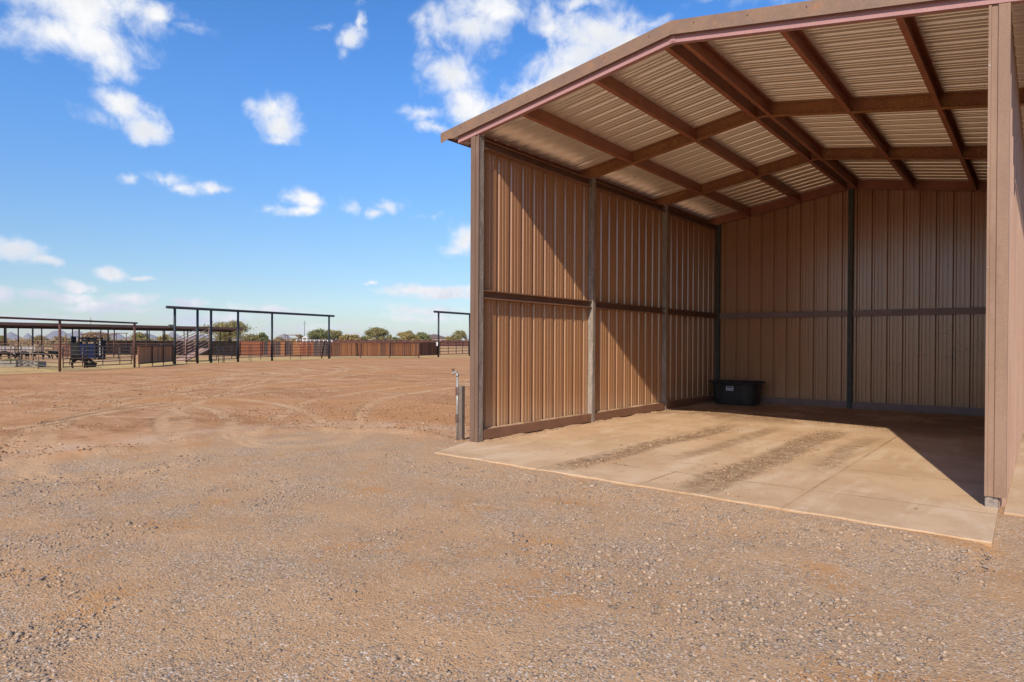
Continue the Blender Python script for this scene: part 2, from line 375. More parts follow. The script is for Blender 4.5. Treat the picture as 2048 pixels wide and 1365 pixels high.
def ground_mat():
    m, t, b, pos = new_mat('dirt and gravel ground')
    n_big = t.noise(pos, .22, 5, .6)
    n_mid = t.noise(pos, 1.7, 6, .65)
    n_str = t.noise(pos, .8, 6, .65, .4, (.35, 1.1, 1))
    n_fine = t.noise(pos, 26, 4, .7)
    dirt = t.mix(t.ramp(n_str, .34, .62), (.375, .185, .085), (.540, .305, .160))
    dirt = t.mix(t.math('MULTIPLY', t.ramp(t.noise(pos, 2.6, 6, .7, .6, (.5, 1.3, 1)), .52, .66), .55), dirt, (.285, .135, .062))
    dirt = t.mix(t.math('MULTIPLY', t.ramp(t.noise(pos, .55, 5, .6, .5), .54, .68), .55), dirt, (.565, .345, .195))
    dirt = t.mix(t.ramp(n_big, .42, .66), dirt, (.49, .250, .112))
    dirt = t.mix(t.math('MULTIPLY', t.ramp(n_mid, .56, .76), .7), dirt, (.31, .162, .080))
    # gravel
    vor = t.n('ShaderNodeTexVoronoi', Scale=95.0); t.l(pos, vor.inputs['Vector'])
    vor2 = t.n('ShaderNodeTexVoronoi', Scale=42.0); t.l(pos, vor2.inputs['Vector'])
    sp = t.n('ShaderNodeSeparateColor'); t.l(vor.outputs['Color'], sp.inputs[0])
    sp2 = t.n('ShaderNodeSeparateColor'); t.l(vor2.outputs['Color'], sp2.inputs[0])
    base = t.mix(t.ramp(n_mid, .38, .66), (.50, .290, .148), (.57, .350, .186))
    base = t.mix(t.ramp(n_big, .40, .62), base, (.50, .315, .175))
    base = t.mix(t.math('MULTIPLY', t.ramp(t.noise(pos, .9, 5, .65), .52, .66), .75), base, (.53, .262, .098))
    peb = t.n('ShaderNodeValToRGB'); e = peb.color_ramp.elements
    e[0].color = (.21, .165, .125, 1); e[1].color = (.72, .62, .53, 1); e[1].position = 1
    for p, c in ((.25, (.33, .24, .165)), (.55, (.47, .31, .18)), (.85, (.57, .405, .255))):
        x = e.new(p); x.color = (*c, 1)
    t.l(sp.outputs[0], peb.inputs[0])
    dens = t.ramp(t.noise(pos, 1.3, 5, .7), .38, .66, .15, .78)
    grav = t.mix(t.math('LESS_THAN', sp.outputs[1], dens), base, peb.outputs[0])
    gm = t.math('ADD', t.attr('gravel'), t.math('MULTIPLY', t.math('SUBTRACT', n_mid, .5), 1.6))
    gmask = t.ramp(gm, -.7, .8)
    col = t.mix(gmask, dirt, grav)
    gb = t.math('ADD', t.attr('gravel'), t.math('MULTIPLY', t.math('SUBTRACT', t.noise(pos, .5, 4), .5), 2.0))
    pale = t.math('MULTIPLY', t.math('MULTIPLY', t.ramp(gb, -1.5, -.8), t.math('SUBTRACT', 1.0, t.ramp(gb, -.5, .0))), t.ramp(n_mid, .36, .58))
    col = t.mix(t.math('MULTIPLY', pale, .65), col, (.575, .40, .265))
    # wheel tracks
    tr = t.math('MULTIPLY', t.attr('track'), t.ramp(t.noise(pos, 1.1, 3), .28, .55))
    col = t.mix(t.math('MULTIPLY', tr, .80), col, (.60, .375, .205))
    # straw ground of the pens and paler land beyond
    pm = t.ramp(t.math('ADD', t.attr('pen'), t.math('MULTIPLY', t.math('SUBTRACT', t.noise(pos, .6, 5, .7), .5), 3.0)), -.9, 1.2)
    straw = t.mix(t.ramp(t.noise(pos, 3.5, 6, .75, 0, (.7, 1.4, 1)), .35, .65), (.46, .31, .125), (.60, .43, .195))
    straw = t.mix(t.ramp(t.noise(pos, .45, 4), .48, .68), straw, (.43, .25, .115))
    straw = t.mix(t.ramp(t.attr('pen'), 4, 12), straw, t.mix(t.ramp(n_big, .4, .6), (.50, .32, .165), (.45, .25, .12)))
    col = t.mix(pm, col, straw)
    col = t.mix(t.math('MULTIPLY', t.ramp(n_fine, .25, .8), .5), t.mix(.5, col, (.5, .5, .5), 'SOFT_LIGHT'), t.mix(.5, col, (.42, .40, .38), 'OVERLAY'))
    t.put(b.inputs['Base Color'], col); b.inputs['Roughness'].default_value = 1.0; b.inputs['Specular IOR Level'].default_value = 0.0
    # relief: grain, stones, tread bars
    h = t.math('MULTIPLY', t.noise(pos, 60, 5, .75), .010)
    h = t.math('ADD', h, t.math('MULTIPLY', t.noise(pos, 9, 5, .7), .022))
    stones = t.math('MULTIPLY', t.math('SUBTRACT', .5, vor.outputs['Distance']), t.math('MULTIPLY', gmask, .006))
    stones2 = t.math('MULTIPLY', t.math('MULTIPLY', t.math('SUBTRACT', .45, vor2.outputs['Distance'], clamp=True), t.math('LESS_THAN', sp2.outputs[0], .3)), .022)
    h = t.math('ADD', t.math('ADD', h, stones), stones2)
    tread = t.math('MULTIPLY', t.math('SINE', t.math('MULTIPLY', t.attr('along'), 42.0)), t.math('MULTIPLY', tr, .005))
    h = t.math('ADD', h, tread)
    bp = t.n('ShaderNodeBump', Strength=.75, Distance=1.0); t.l(h, bp.inputs['Height']); t.l(bp.outputs[0], b.inputs['Normal'])
    return m
ground.data.materials.append(ground_mat())

# ------------------------------------------------------------------ loose stones (beyond counting): one object
ICO_V0 = np.array([(-.526, 0, .851), (.526, 0, .851), (-.526, 0, -.851), (.526, 0, -.851), (0, .851, .526), (0, .851, -.526), (0, -.851, .526), (0, -.851, -.526), (.851, .526, 0), (-.851, .526, 0), (.851, -.526, 0), (-.851, -.526, 0)])
ICO_F = np.array([(0, 1, 4), (0, 4, 9), (9, 4, 5), (4, 8, 5), (4, 1, 8), (8, 1, 10), (8, 10, 3), (5, 8, 3), (5, 3, 2), (2, 3, 7), (7, 3, 10), (7, 10, 6), (7, 6, 11), (11, 6, 0), (0, 6, 1), (6, 10, 1), (9, 11, 0), (9, 2, 11), (9, 5, 2), (7, 11, 2)])
ICO_V = np.array([(1, 0, 0), (-1, 0, 0), (0, 1, 0), (0, -1, 0), (.3, .2, .9), (-.2, -.1, -.9), (.62, .55, .35), (-.6, -.5, .4)])
ICO_F = np.array([(4, 0, 6), (4, 6, 2), (6, 0, 2), (4, 2, 1), (4, 1, 7), (7, 1, 3), (4, 7, 3), (4, 3, 0), (5, 2, 0), (5, 1, 2), (5, 3, 1), (5, 0, 3)])
def stones(name, px, py, pz, size, tint, mat, flat=.6):
    n = len(px)
    jit = 1 + (rng.random((n, 8, 1)) - .5) * .8
    v = ICO_V[None] * jit * (1 + (rng.random((n, 1, 3)) - .5) * .7)
    v[:, :, 2] *= flat
    a = rng.random(n) * 2 * np.pi; ca, sa = np.cos(a)[:, None], np.sin(a)[:, None]
    x, y = v[:, :, 0] * ca - v[:, :, 1] * sa, v[:, :, 0] * sa + v[:, :, 1] * ca
    vs = np.stack([x, y, v[:, :, 2]], -1) * size[:, None, None] + np.stack([px, py, pz + size * flat * .35], -1)[:, None, :]
    fs = (ICO_F[None] + (np.arange(n) * 8)[:, None, None]).reshape(-1, 3)
    me = bpy.data.meshes.new(name); np_mesh(me, vs.reshape(-1, 3), fs)
    np_attr(me, 'tint', np.repeat(tint, 8)); me.materials.append(mat)
    o = bpy.data.objects.new(name, me); COL.objects.link(o); return o
def stone_mat(name, cols):
    m, t, b, pos = new_mat(name)
    r = t.n('ShaderNodeValToRGB'); e = r.color_ramp.elements
    for i, (p, c) in enumerate(cols):
        x = e[i] if i < 2 else e.new(p)
        x.position = p; x.color = (*c, 1)
    t.l(t.attr('tint'), r.inputs[0])
    t.put(b.inputs['Base Color'], t.mix(.35, r.outputs[0], t.mix(t.ramp(t.noise(pos, 150, 3, .7), .3, .7), (.35, .35, .35), (.65, .65, .65)), 'OVERLAY'))
    b.inputs['Roughness'].default_value = .9; b.inputs['Specular IOR Level'].default_value = .2
    return m
N = 190000
r = 2.3 + 13.5 * rng.random(N) ** 1.15
ang = np.radians(rng.uniform(-55, 52, N))
fx, fy = -SY, CY
px = CAM.x + r * (fx * np.cos(ang) + CY * np.sin(ang)); py = CAM.y + r * (fy * np.cos(ang) + SY * np.sin(ang))
gm = gravel_mask(px, py) + (vnoise(px * 1.2, py * 1.2, 77) - .5) * 2.4
clump = fbm(px * 1.15, py * 1.15, 55, 3)
keep = (rng.random(N) < np.clip(sstep(.44, .68, clump) * .95 + .13, 0, 1)) & (rng.random(N) < np.where(gm > 0, 1.0, .10))
keep &= ~((px > -.12) & (px < 6.4) & (py > -1.32)) & ~((px > 6.1) & (py > -.28))
px, py, clump = px[keep], py[keep], clump[keep]
size = np.clip(rng.lognormal(math.log(.0042), .56, len(px)), .0018, .017) * (.75 + .60 * sstep(.45, .72, clump))
tint = np.clip(rng.normal(.38, .17, len(px)), 0, .82)
r2 = 7 + 30 * rng.random(60000) ** 1.3; a2 = np.radians(rng.uniform(-52, 12, 60000))
qx = CAM.x + r2 * (fx * np.cos(a2) + CY * np.sin(a2)); qy = CAM.y + r2 * (fy * np.cos(a2) + SY * np.sin(a2))
k2 = (gravel_mask(qx, qy) < 0) & ~((qx > -.12) & (qy > -1.32)) & (fbm(qx * .6, qy * .6, 91, 3) > rng.uniform(.35, .62, 60000))
qx, qy = qx[k2], qy[k2]
yc = stones('yard_clods', qx, qy, height(qx, qy), np.clip(rng.lognormal(math.log(.0105), .5, len(qx)), .004, .035), rng.random(len(qx)), stone_mat('yard clod', [(0, (.26, .135, .065)), (1, (.52, .36, .24)), (.5, (.36, .20, .105)), (.85, (.44, .27, .15))]), .6)
tag(yc, 'small brown clods and stones strewn over the dirt yard', kind='stuff')
pz = height(px, py)
gravel = stones('gravel', px, py, pz, size, tint, stone_mat('gravel stone', [(0, (.19, .145, .11)), (1, (.62, .50, .38)), (.3, (.31, .235, .175)), (.6, (.45, .315, .205)), (.85, (.54, .39, .26))]))
tag(gravel, 'loose grey and tan gravel scattered over the dirt', kind='stuff')

# ------------------------------------------------------------------ concrete slabs
def slab_mat(name):
    m, t, b, pos = new_mat(name)
    sx = t.n('ShaderNodeSeparateXYZ'); t.l(pos, sx.inputs[0]); X, Y = sx.outputs[0], sx.outputs[1]
    n1, n2 = t.noise(pos, .9, 6, .65), t.noise(pos, 4.0, 6, .7)
    wash = t.noise(pos, 1.2, 5, .6, .3, (2.2, .5, 1))
    col = t.mix(t.ramp(n1, .36, .64), (.490, .325, .188), (.585, .405, .245))
    col = t.mix(t.math('MULTIPLY', t.ramp(wash, .50, .66), .8), col, (.615, .455, .300))
    col = t.mix(t.math('MULTIPLY', t.ramp(n2, .54, .70), .6), col, (.445, .275, .15))
    col = t.mix(t.math('MULTIPLY', t.ramp(t.noise(pos, .65, 6, .7, .8), .54, .66), .5), col, (.47, .30, .165))
    def band(v, c, w, soft):
        return t.math('SUBTRACT', 1.0, t.ramp(t.math('ABSOLUTE', t.math('SUBTRACT', v, c)), w, w + soft))
    def gate(v, lo, hi, s=.02):
        return t.math('MULTIPLY', t.ramp(v, lo - s, lo + s), t.math('SUBTRACT', 1.0, t.ramp(v, hi - s, hi + s)))
    # saw-cut joints filled with sand
    J = None
    for v, c, o, lo, hi in ((X, 1.98, Y, -1.3, 9.2), (X, 4.75, Y, -1.4, 9.2), (X, 3.30, Y, -1.3, -.17), (Y, -.25, X, 2.0, 6.27), (Y, 1.22, X, 4.75, 6.2), (Y, 3.9, X, 0, 6.2)):
        k = t.math('MULTIPLY', band(v, c, .008, .008), gate(o, lo, hi)); J = k if J is None else t.math('MAXIMUM', J, k)
    jn = t.math('MULTIPLY', J, t.ramp(t.noise(pos, 1.6, 4), .36, .60, .10, .80))
    halo = t.math('MULTIPLY', t.math('MULTIPLY', band(X, 4.75, .02, .09), t.ramp(t.noise(pos, 1.3, 3), .35, .6)), .5)
    col = t.mix(halo, col, (.50, .315, .175))
    col = t.mix(jn, col, (.30, .185, .105))
    # tracked-in mud
    mud = None
    for c, w, lo, hi in ((2.2, .07, -.85, 4.3), (3.85, .12, -1.0, 4.7), (2.95, .04, .6, 4.5), (4.5, .05, .8, 4.2)):
        wob = t.math('ADD', X, t.math('MULTIPLY', t.math('SUBTRACT', t.noise(pos, .5, 2), .5), .35))
        k = t.math('MULTIPLY', band(wob, c, w, .19), gate(Y, lo, hi, .7))
        mud = k if mud is None else t.math('MAXIMUM', mud, t.math('MULTIPLY', k, .55 if w < .1 else 1.0))
    bars = t.math('ADD', .55, t.math('MULTIPLY', t.noise(pos, 3.0, 4, .7, .8, (2.2, 2.6, 1)), .75))
    bars = t.math('ADD', bars, t.math('MULTIPLY', t.math('SINE', t.math('ADD', t.math('MULTIPLY', t.noise(pos, 1.1, 3), 9.0), t.math('ADD', t.math('MULTIPLY', Y, 24.0), t.math('MULTIPLY', X, 17.0)))), .14))
    mud = t.math('MULTIPLY', t.math('MULTIPLY', mud, bars), t.ramp(t.noise(pos, 6, 6, .8), .36, .66))
    back = t.math('MULTIPLY', gate(Y, 5.4, 9.0, .7), t.ramp(t.noise(pos, .7, 6, .7), .38, .56))
    mud2 = t.math('MAXIMUM', mud, t.math('MULTIPLY', back, .85))
    col = t.mix(t.math('MULTIPLY', mud2, .85), col, (.315, .185, .100))
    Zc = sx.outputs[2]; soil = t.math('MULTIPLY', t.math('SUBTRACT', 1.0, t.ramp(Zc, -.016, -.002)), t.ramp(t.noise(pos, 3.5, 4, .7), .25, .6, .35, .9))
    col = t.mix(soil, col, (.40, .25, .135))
    spill = t.math('MULTIPLY', t.math('SUBTRACT', 1.0, t.ramp(t.math('ADD', Y, t.math('MULTIPLY', X, .042)), -1.05, -.55)), t.ramp(t.noise(pos, 2.8, 6, .75), .46, .62))
    col = t.mix(t.math('MULTIPLY', spill, .6), col, (.43, .27, .15))
    grain = t.noise(pos, 120, 3, .7)
    col = t.mix(.25, col, t.mix(t.ramp(grain, .3, .7), (.2, .2, .2), (.8, .8, .8)), 'OVERLAY')
    t.put(b.inputs['Base Color'], col); b.inputs['Roughness'].default_value = .9; b.inputs['Specular IOR Level'].default_value = .05
    h = t.math('ADD', t.math('MULTIPLY', t.noise(pos, 45, 4, .7), .003), t.math('MULTIPLY', mud2, t.math('MULTIPLY', t.noise(pos, 24, 5, .8), .05)))
    h = t.math('SUBTRACT', h, t.math('MULTIPLY', J, .006))
    bp = t.n('ShaderNodeBump', Strength=.8, Distance=1.0); t.l(h, bp.inputs['Height']); t.l(bp.outputs[0], b.inputs['Normal'])
    return m
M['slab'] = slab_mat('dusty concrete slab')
def slab(name, pts, z0, z1, label):
    # slightly wavering front edge
    mb = MB(); n = len(pts)
    mb.add([(x, y, z0) for x, y in pts] + [(x, y, z1) for x, y in pts],
           [tuple(range(n, 2 * n)), tuple(range(n - 1, -1, -1))] + [(i, (i + 1) % n, n + (i + 1) % n, n + i) for i in range(n)])
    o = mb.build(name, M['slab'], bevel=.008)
    return tag(o, label, kind='structure')
front = [(.25 + (6.28 - .25) * k / 30 + 0, -1.035 - .253 * k / 30 + (.012 * math.sin(k * 2.1) + .008 * math.sin(k * 5.3)) * (0 < k < 30)) for k in range(31)]
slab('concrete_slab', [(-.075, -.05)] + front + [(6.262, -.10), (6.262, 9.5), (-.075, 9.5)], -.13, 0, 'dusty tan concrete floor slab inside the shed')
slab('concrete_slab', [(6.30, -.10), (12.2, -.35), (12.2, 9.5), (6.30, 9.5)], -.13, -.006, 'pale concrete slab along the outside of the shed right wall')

# mud clods dropped by wheels on the slab (beyond counting)
cl = []
for c, w, lo, hi, k in ((2.2, .10, -.9, 4.4, 1500), (3.85, .15, -1.05, 4.8, 2300), (3.4, 1.8, 5.4, 8.6, 2600), (3.1, 2.6, -.8, 8.5, 500)):
    y = rng.uniform(lo, hi, k); x = c + rng.normal(0, w * (.8 + .6 * np.sin(y * 2.3 + c) ** 2), k) + .08 * np.sin(y * 1.7 + c)
    cl.append(np.stack([x, y], -1))
# spill of dirt along the base channels
y = rng.uniform(.1, 9.2, 1200); cl.append(np.stack([.1 + np.abs(rng.normal(0, .05, 1200)), y], -1))
x = rng.uniform(.1, 6.1, 900); cl.append(np.stack([x, 9.24 - np.abs(rng.normal(0, .06, 900))], -1))
cl = np.concatenate(cl); ok = (cl[:, 0] > .1) & (cl[:, 0] < 6.12) & (cl[:, 1] < 9.24); cl = cl[ok]
sz = np.clip(rng.lognormal(math.log(.0065), .5, len(cl)), .003, .028)
clods = stones('dirt_clods', cl[:, 0], cl[:, 1], np.full(len(cl), .0), sz, rng.random(len(cl)), stone_mat('dirt clod', [(0, (.25, .145, .080)), (1, (.50, .32, .19)), (.5, (.36, .22, .125))]), .55)
tag(clods, 'loose brown dirt clods tracked over the concrete floor', kind='stuff')
# ------------------------------------------------------------------ the open shed
shed = empty('open_shed', (3.13, 0, 0), 'tall open-fronted brown metal shed with gabled roof over concrete floor', 'shed')
RID, M_SL, ZL = 3.13, .161, 4.497
zb = lambda u: ZL + M_SL * (3.03 - abs(u - RID))          # rafter bottom
zr = lambda u: zb(u) + .20                                 # underside of the roof sheet
VP = [0.0, 3.16, 6.20, 9.25]                               # front faces of the frames
PW = .10

def cprof(d, w, th=.004, lip=.018):
    """C section: web along a (0..d) at b=0, flanges towards +b, with lips"""
    return [(0, 0), (d, 0), (d, w), (d - lip, w), (d - lip, w - th), (d - th, w - th), (d - th, th), (th, th), (th, w - th), (lip, w - th), (lip, w), (0, w)]
def iprof(d, w, tf=.010, tw=.008):
    h = w / 2
    return [(0, -h), (tf, -h), (tf, -tw / 2), (d - tf, -tw / 2), (d - tf, -h), (d, -h), (d, h), (d - tf, h), (d - tf, tw / 2), (tf, tw / 2), (tf, h), (0, h)]

# ribbed sheet: major ribs .305 m apart, two minor ribs between
def rib_line(L):
    pts = []; k = -1
    prof = [(0, 0), (.022, .042), (.052, .042), (.074, 0), (.126, 0), (.133, .0055), (.147, .0055), (.154, 0), (.204, 0), (.211, .0055), (.225, .0055), (.232, 0)]
    x = -.12
    while x < L + .3:
        for a, h in prof:
            if 0 <= x + a <= L: pts.append((x + a, h))
        x += .3048
    if pts[0][0] > 0: pts.insert(0, (0, 0))
    if pts[-1][0] < L: pts.append((L, 0))
    return pts
def rib_wall(name, p0, along, out, L, z0, ztop, label=None, mats=None):
    """vertical ribbed sheet standing on a line; ztop(s) gives its top edge; material 0 = inner face, 1 = outer face"""
    p0, along, out = Vector(p0), Vector(along), Vector(out)
    pts = rib_line(L)
    if ztop(0) != ztop(L / 2):
        extra = [s for s in (L / 2,) if all(abs(s - a) > 1e-3 for a, _ in pts)]
        pts = sorted(pts + [(s, 0) for s in extra])
    mb = MB(); th = .003; n = len(pts)
    inner = [p0 + along * s + out * h for s, h in pts]; outer = [p + out * th for p in inner]
    vs = []
    for ring in (inner, outer):
        vs += [(p.x, p.y, z0) for p in ring] + [(p.x, p.y, ztop(s)) for p, (s, h) in zip(ring, pts)]
    up = along.cross(out).z > 0
    for r_, mi in ((0, 0), (1, 1)):
        b = r_ * 2 * n
        for i in range(n - 1):
            f = (b + i, b + i + 1, b + n + i + 1, b + n + i)
            mb.f.append(f if (r_ == 0) == up else f[::-1]); mb.m.append(mi); mb.sm.append(False)
    for i in range(n - 1):
        for zoff in (0, n):
            mb.f.append((zoff + i, zoff + i + 1, 2 * n + zoff + i + 1, 2 * n + zoff + i)); mb.m.append(1); mb.sm.append(False)
    for e in (0, n - 1):
        mb.f.append((e, n + e, 3 * n + e, 2 * n + e)); mb.m.append(1); mb.sm.append(False)
    mb.v = [tuple(p) for p in vs]
    return mb.build(name, mats or [M['sheet'], M['sheet_out']], shed)
rib_wall('wall_panel', (-.002, .03, 0), (0, 1, 0), (-1, 0, 0), 9.33, -.02, lambda s: 4.44)
rib_wall('wall_panel', (6.262, .03, 0), (0, 1, 0), (1, 0, 0), 9.33, -.02, lambda s: 4.60)['label'] = 'sunlit ribbed wall panel seen on its outer face'
rib_wall('wall_panel', (.0, 9.356, 0), (1, 0, 0), (0, 1, 0), 6.26, -.02, lambda s: zr(s) - .01)

# posts
def post(u, v, z0, z1, mat):
    mb = MB(); mb.box(u, u + PW, v, v + PW, z0, z1)
    return mb.build('post', mat, shed, bevel=.006)
for u in (0.0, 6.16):
    for k, v in enumerate(VP):
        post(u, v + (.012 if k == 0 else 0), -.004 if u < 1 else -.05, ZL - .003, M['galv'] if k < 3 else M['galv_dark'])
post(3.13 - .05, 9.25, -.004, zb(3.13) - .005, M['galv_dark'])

# front corner trims: folded sheet wrapping the front face and the outer side
def corner_trim(u_in, u_out, z0, z1):
    s = 1 if u_out > u_in else -1
    w = abs(u_out - u_in); q = lambda a: u_in + s * a
    prof = [(q(0), .006), (q(0), -.014), (q(.020), -.014), (q(.024), -.004), (q(w * .42), -.004), (q(w * .46), -.018), (q(w), -.018), (q(w), .09), (q(w - .003), .09), (q(w - .003), .006)]
    mb = MB(); mb.sweep(prof, (0, 0, z0), (0, 0, z1), (1, 0, 0), (0, 1, 0))
    return mb
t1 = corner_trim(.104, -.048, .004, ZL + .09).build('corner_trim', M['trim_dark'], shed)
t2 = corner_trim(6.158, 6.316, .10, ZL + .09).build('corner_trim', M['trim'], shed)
for z in (.35, 1.25, 2.15, 3.05, 3.95):
    sc = MB(); sc.tube((6.168, -.0135, z), (6.168, -.020, z), .006, 8); sc.build('screw', M['zinc'], t2)

# wall girts, base channels and eave channels between the posts
def left_seg(name, z0, z1, v0, v1, mat, flip=False):
    for side in (0, 1):
        o, sg = (.006, 1) if side == 0 else (6.254, -1)
        mb = MB()
        if not flip: mb.sweep(cprof(z1 - z0, .082), (o, v0, z0), (o, v1, z0), (0, 0, 1), (sg, 0, 0))
        else: mb.sweep(cprof(z1 - z0, .082), (o + sg * .085, v0, z0), (o + sg * .085, v1, z0), (0, 0, 1), (-sg, 0, 0))
        if not flip:
            for v in np.arange(v0 + .12, v1, .305): mb.tube((o + sg * .003, v, (z0 + z1) / 2 + .02 * math.sin(v * 9)), (o + sg * .014, v, (z0 + z1) / 2 + .02 * math.sin(v * 9)), .0055, 6, 1)
        mb.build(name, [mat, M['zinc']], shed)
for a, b in zip(VP[:-1], VP[1:]):
    v0, v1 = a + PW + (.014 if a == 0 else .002), b - .002
    left_seg('girt', 2.108, 2.238, v0, v1, M['girt'])
    left_seg('base_channel', .022, .168, v0, v1, M['girt'], True)
    left_seg('eave_channel', 4.324, 4.455, v0, v1, M['girt'])
for u0, u1 in ((.102, 3.078), (3.182, 6.158)):
    for nm, z0, z1 in (('girt', 2.10, 2.232), ('base_channel', .022, .168)):
        mb = MB(); mb.sweep(cprof(z1 - z0, .07), (u0, 9.275, z0), (u1, 9.275, z0), (0, 0, 1), (0, 1, 0))
        mb.build(nm, M['girt_back'], shed)

# rafters: two sloping halves each, mitred at the ridge
sl = math.atan(M_SL)
def rafter(v, u0, u1, prof, mat, name='rafter'):
    """prof in (depth up, along v)"""
    mb = MB(); n = len(prof)
    rings = []
    for u in (u0, RID, u1):
        rings.append([(u, v + b, zb(u) + a) for a, b in prof])
    vs = rings[0] + rings[1] + rings[2]; fs = []
    for k in (0, 1):
        for i in range(n):
            j = (i + 1) % n
            fs.append((k * n + i, (k + 1) * n + i, (k + 1) * n + j, k * n + j))
    fs.append(tuple(range(n))); fs.append(tuple(range(3 * n - 1, 2 * n - 1, -1)))
    mb.add(vs, fs)
    o = mb.build(name, mat, shed)
    bm = bmesh.new(); bm.from_mesh(o.data); bmesh.ops.recalc_face_normals(bm, faces=bm.faces); bm.to_mesh(o.data); bm.free()
    return o
front_prof = [(0, 0), (.197, 0), (.197, .07), (.192, .07), (.192, .006), (.005, .006), (.005, .07), (0, .07)]
fr = rafter(-.024, -.30, 6.56, front_prof, M['primer_faded']); fr['label'] = 'sun faded pinkish front rafter'
for v in VP[1:3]:
    rafter(v + .05, -.28, 6.54, iprof(.195, .10), M['rafter'])
rafter(9.25, -.28, 6.54, [(0, 0), (.195, 0), (.195, .06), (.19, .06), (.19, .006), (.005, .006), (.005, .06), (0, .06)], M['primer'])
# splice plate on the front rafter at the ridge
sp_ = MB(); sp_.box(RID - .035, RID + .035, -.030, -.0245, zb(RID) + .012, zb(RID) + .10)
for z in (.03, .08): sp_.tube((RID, -.030, zb(RID) + z), (RID, -.034, zb(RID) + z), .006, 6)
sp_.build('splice_plate', M['primer_faded'], shed)
# gussets at the intermediate ridges
for v in VP[1:3]:
    g = MB(); g.box(RID - .006, RID + .006, v + .004, v + .044, zb(RID) + .012, zb(RID) + .18); g.build('ridge_stiffener', M['rafter'], shed)

# purlins, framed between the rafters, with their tops under the sheet
PUR = [(.845, 0), (2.005, 0), (2.99, 0), (3.27, 1), (4.385, 1), (5.475, 1), (-.285, 0), (6.545, 1)]
for u, right in PUR:
    nrm = Vector((math.sin(sl) * (1 if right else -1), 0, math.cos(sl)))
    tang = Vector((math.cos(sl), 0, -math.sin(sl) if right else math.sin(sl)))
    d = .192 if 0 < u < 6.3 else .15
    base = Vector((u, 0, zr(u))) - nrm * (d + .004)
    if u < 0: prof = cprof(d, .06)
    elif u > 6.3: prof = [(a, -b) for a, b in cprof(d, .06)]
    else: prof = [(a, b - .03) for a, b in cprof(d, .062)] if right else [(a, -b + .03) for a, b in cprof(d, .062)]
    for a, b in zip(VP[:-1], VP[1:]):
        v0 = -.016 if a == 0 else a + .056
        v1 = b + .044 if b < 9 else 9.248
        mb = MB(); mb.sweep(prof, base + Vector((0, v0, 0)), base + Vector((0, v1, 0)), nrm, tang)
        mb.build('purlin', M['primer'], shed)

# roof sheets: ribs run down the slope, cream underneath
def roof_half(right):
    L = 9.62; pts = rib_line(L); n = len(pts); mb = MB(); th = .003
    e0, e1 = (RID, 6.80) if right else (-.54, RID)
    rows = []
    for off in (0.0, th):
        for u in (e0, e1):
            rows.append([(u, -.058 + s, zr(u) + h + off) for s, h in pts])
    mb.v = [p for r_ in rows for p in r_]
    for i in range(n - 1):
        mb.f.append((i, i + 1, n + i + 1, n + i)); mb.m.append(0)
        mb.f.append((2 * n + i, 3 * n + i, 3 * n + i + 1, 2 * n + i + 1)); mb.m.append(1)
        for k in (0, n): mb.f.append((k + i, 2 * n + k + i, 2 * n + k + i + 1, k + i + 1)); mb.m.append(1)
    for e in (0, n - 1): mb.f.append((e, n + e, 3 * n + e, 2 * n + e)); mb.m.append(1)
    mb.sm = [False] * len(mb.f)
    o = mb.build('roof_panel', [M['roof_under'], M['sheet_out']], shed)
roof_half(False); roof_half(True)
rc = MB()
for s in (-1, 1):
    rc.add([(RID, -.06, zr(RID) + .046), (RID, 9.57, zr(RID) + .046), (RID + s * .2, 9.57, zr(RID + s * .2) + .042), (RID + s * .2, -.06, zr(RID + s * .2) + .042),
            (RID, -.06, zr(RID) + .043), (RID, 9.57, zr(RID) + .043), (RID + s * .2, 9.57, zr(RID + s * .2) + .039), (RID + s * .2, -.06, zr(RID + s * .2) + .039)],
           [(0, 1, 2, 3), (7, 6, 5, 4), (0, 3, 7, 4), (1, 5, 6, 2), (2, 6, 7, 3)])
rc.build('ridge_cap', M['sheet_out'], shed)

# rake trim on the front edge, with the cut end at the eave
def rake(right):
    X = (lambda u: 2 * RID - u) if right else (lambda u: u)
    top = lambda u: zr(u) + .040
    out = [(-.615, top(-.615)), (RID, top(RID)), (RID, zr(RID) - .122), (-.285, zr(-.285) - .122), (-.33, zr(-.33) - .125), (-.37, zr(-.37) - .122), (-.43, zr(-.43) - .098), (-.50, zr(-.50) - .098), (-.585, zr(-.585) - .112), (-.612, zr(-.612) - .104)]
    mb = MB(); n = len(out)
    vs = [(X(u), -.075, z) for u, z in out] + [(X(u), -.071, z) for u, z in out]
    fs = [tuple(range(n)), tuple(range(2 * n - 1, n - 1, -1))] + [(i, n + i, n + (i + 1) % n, (i + 1) % n) for i in range(n)]
    if right: fs = [f[::-1] for f in fs]
    mb.add(vs, [f[::-1] for f in fs])
    # top leg lying over the sheet edge and small folded hem at the bottom
    for (za, zb_, va, vb) in ((.036, .040, -.071, .09),):
        mb.add([(X(-.615), va, zr(-.615) + zb_), (RID, va, zr(RID) + zb_), (RID, vb, zr(RID) + zb_), (X(-.615), vb, zr(-.615) + zb_),
                (X(-.615), va, zr(-.615) + za), (RID, va, zr(RID) + za), (RID, vb, zr(RID) + za), (X(-.615), vb, zr(-.615) + za)],
               [(0, 1, 2, 3), (7, 6, 5, 4), (0, 3, 7, 4), (3, 2, 6, 7)])
    # screws
    for u in np.arange(-.2, RID, .61):
        mb.tube((X(u), -.075, zr(u) - .02), (X(u), -.080, zr(u) - .02), .0065, 6, 1)
    return mb.build('rake_trim', [M['rake'], M['dark_steel']], shed)
rake(False); rake(True)
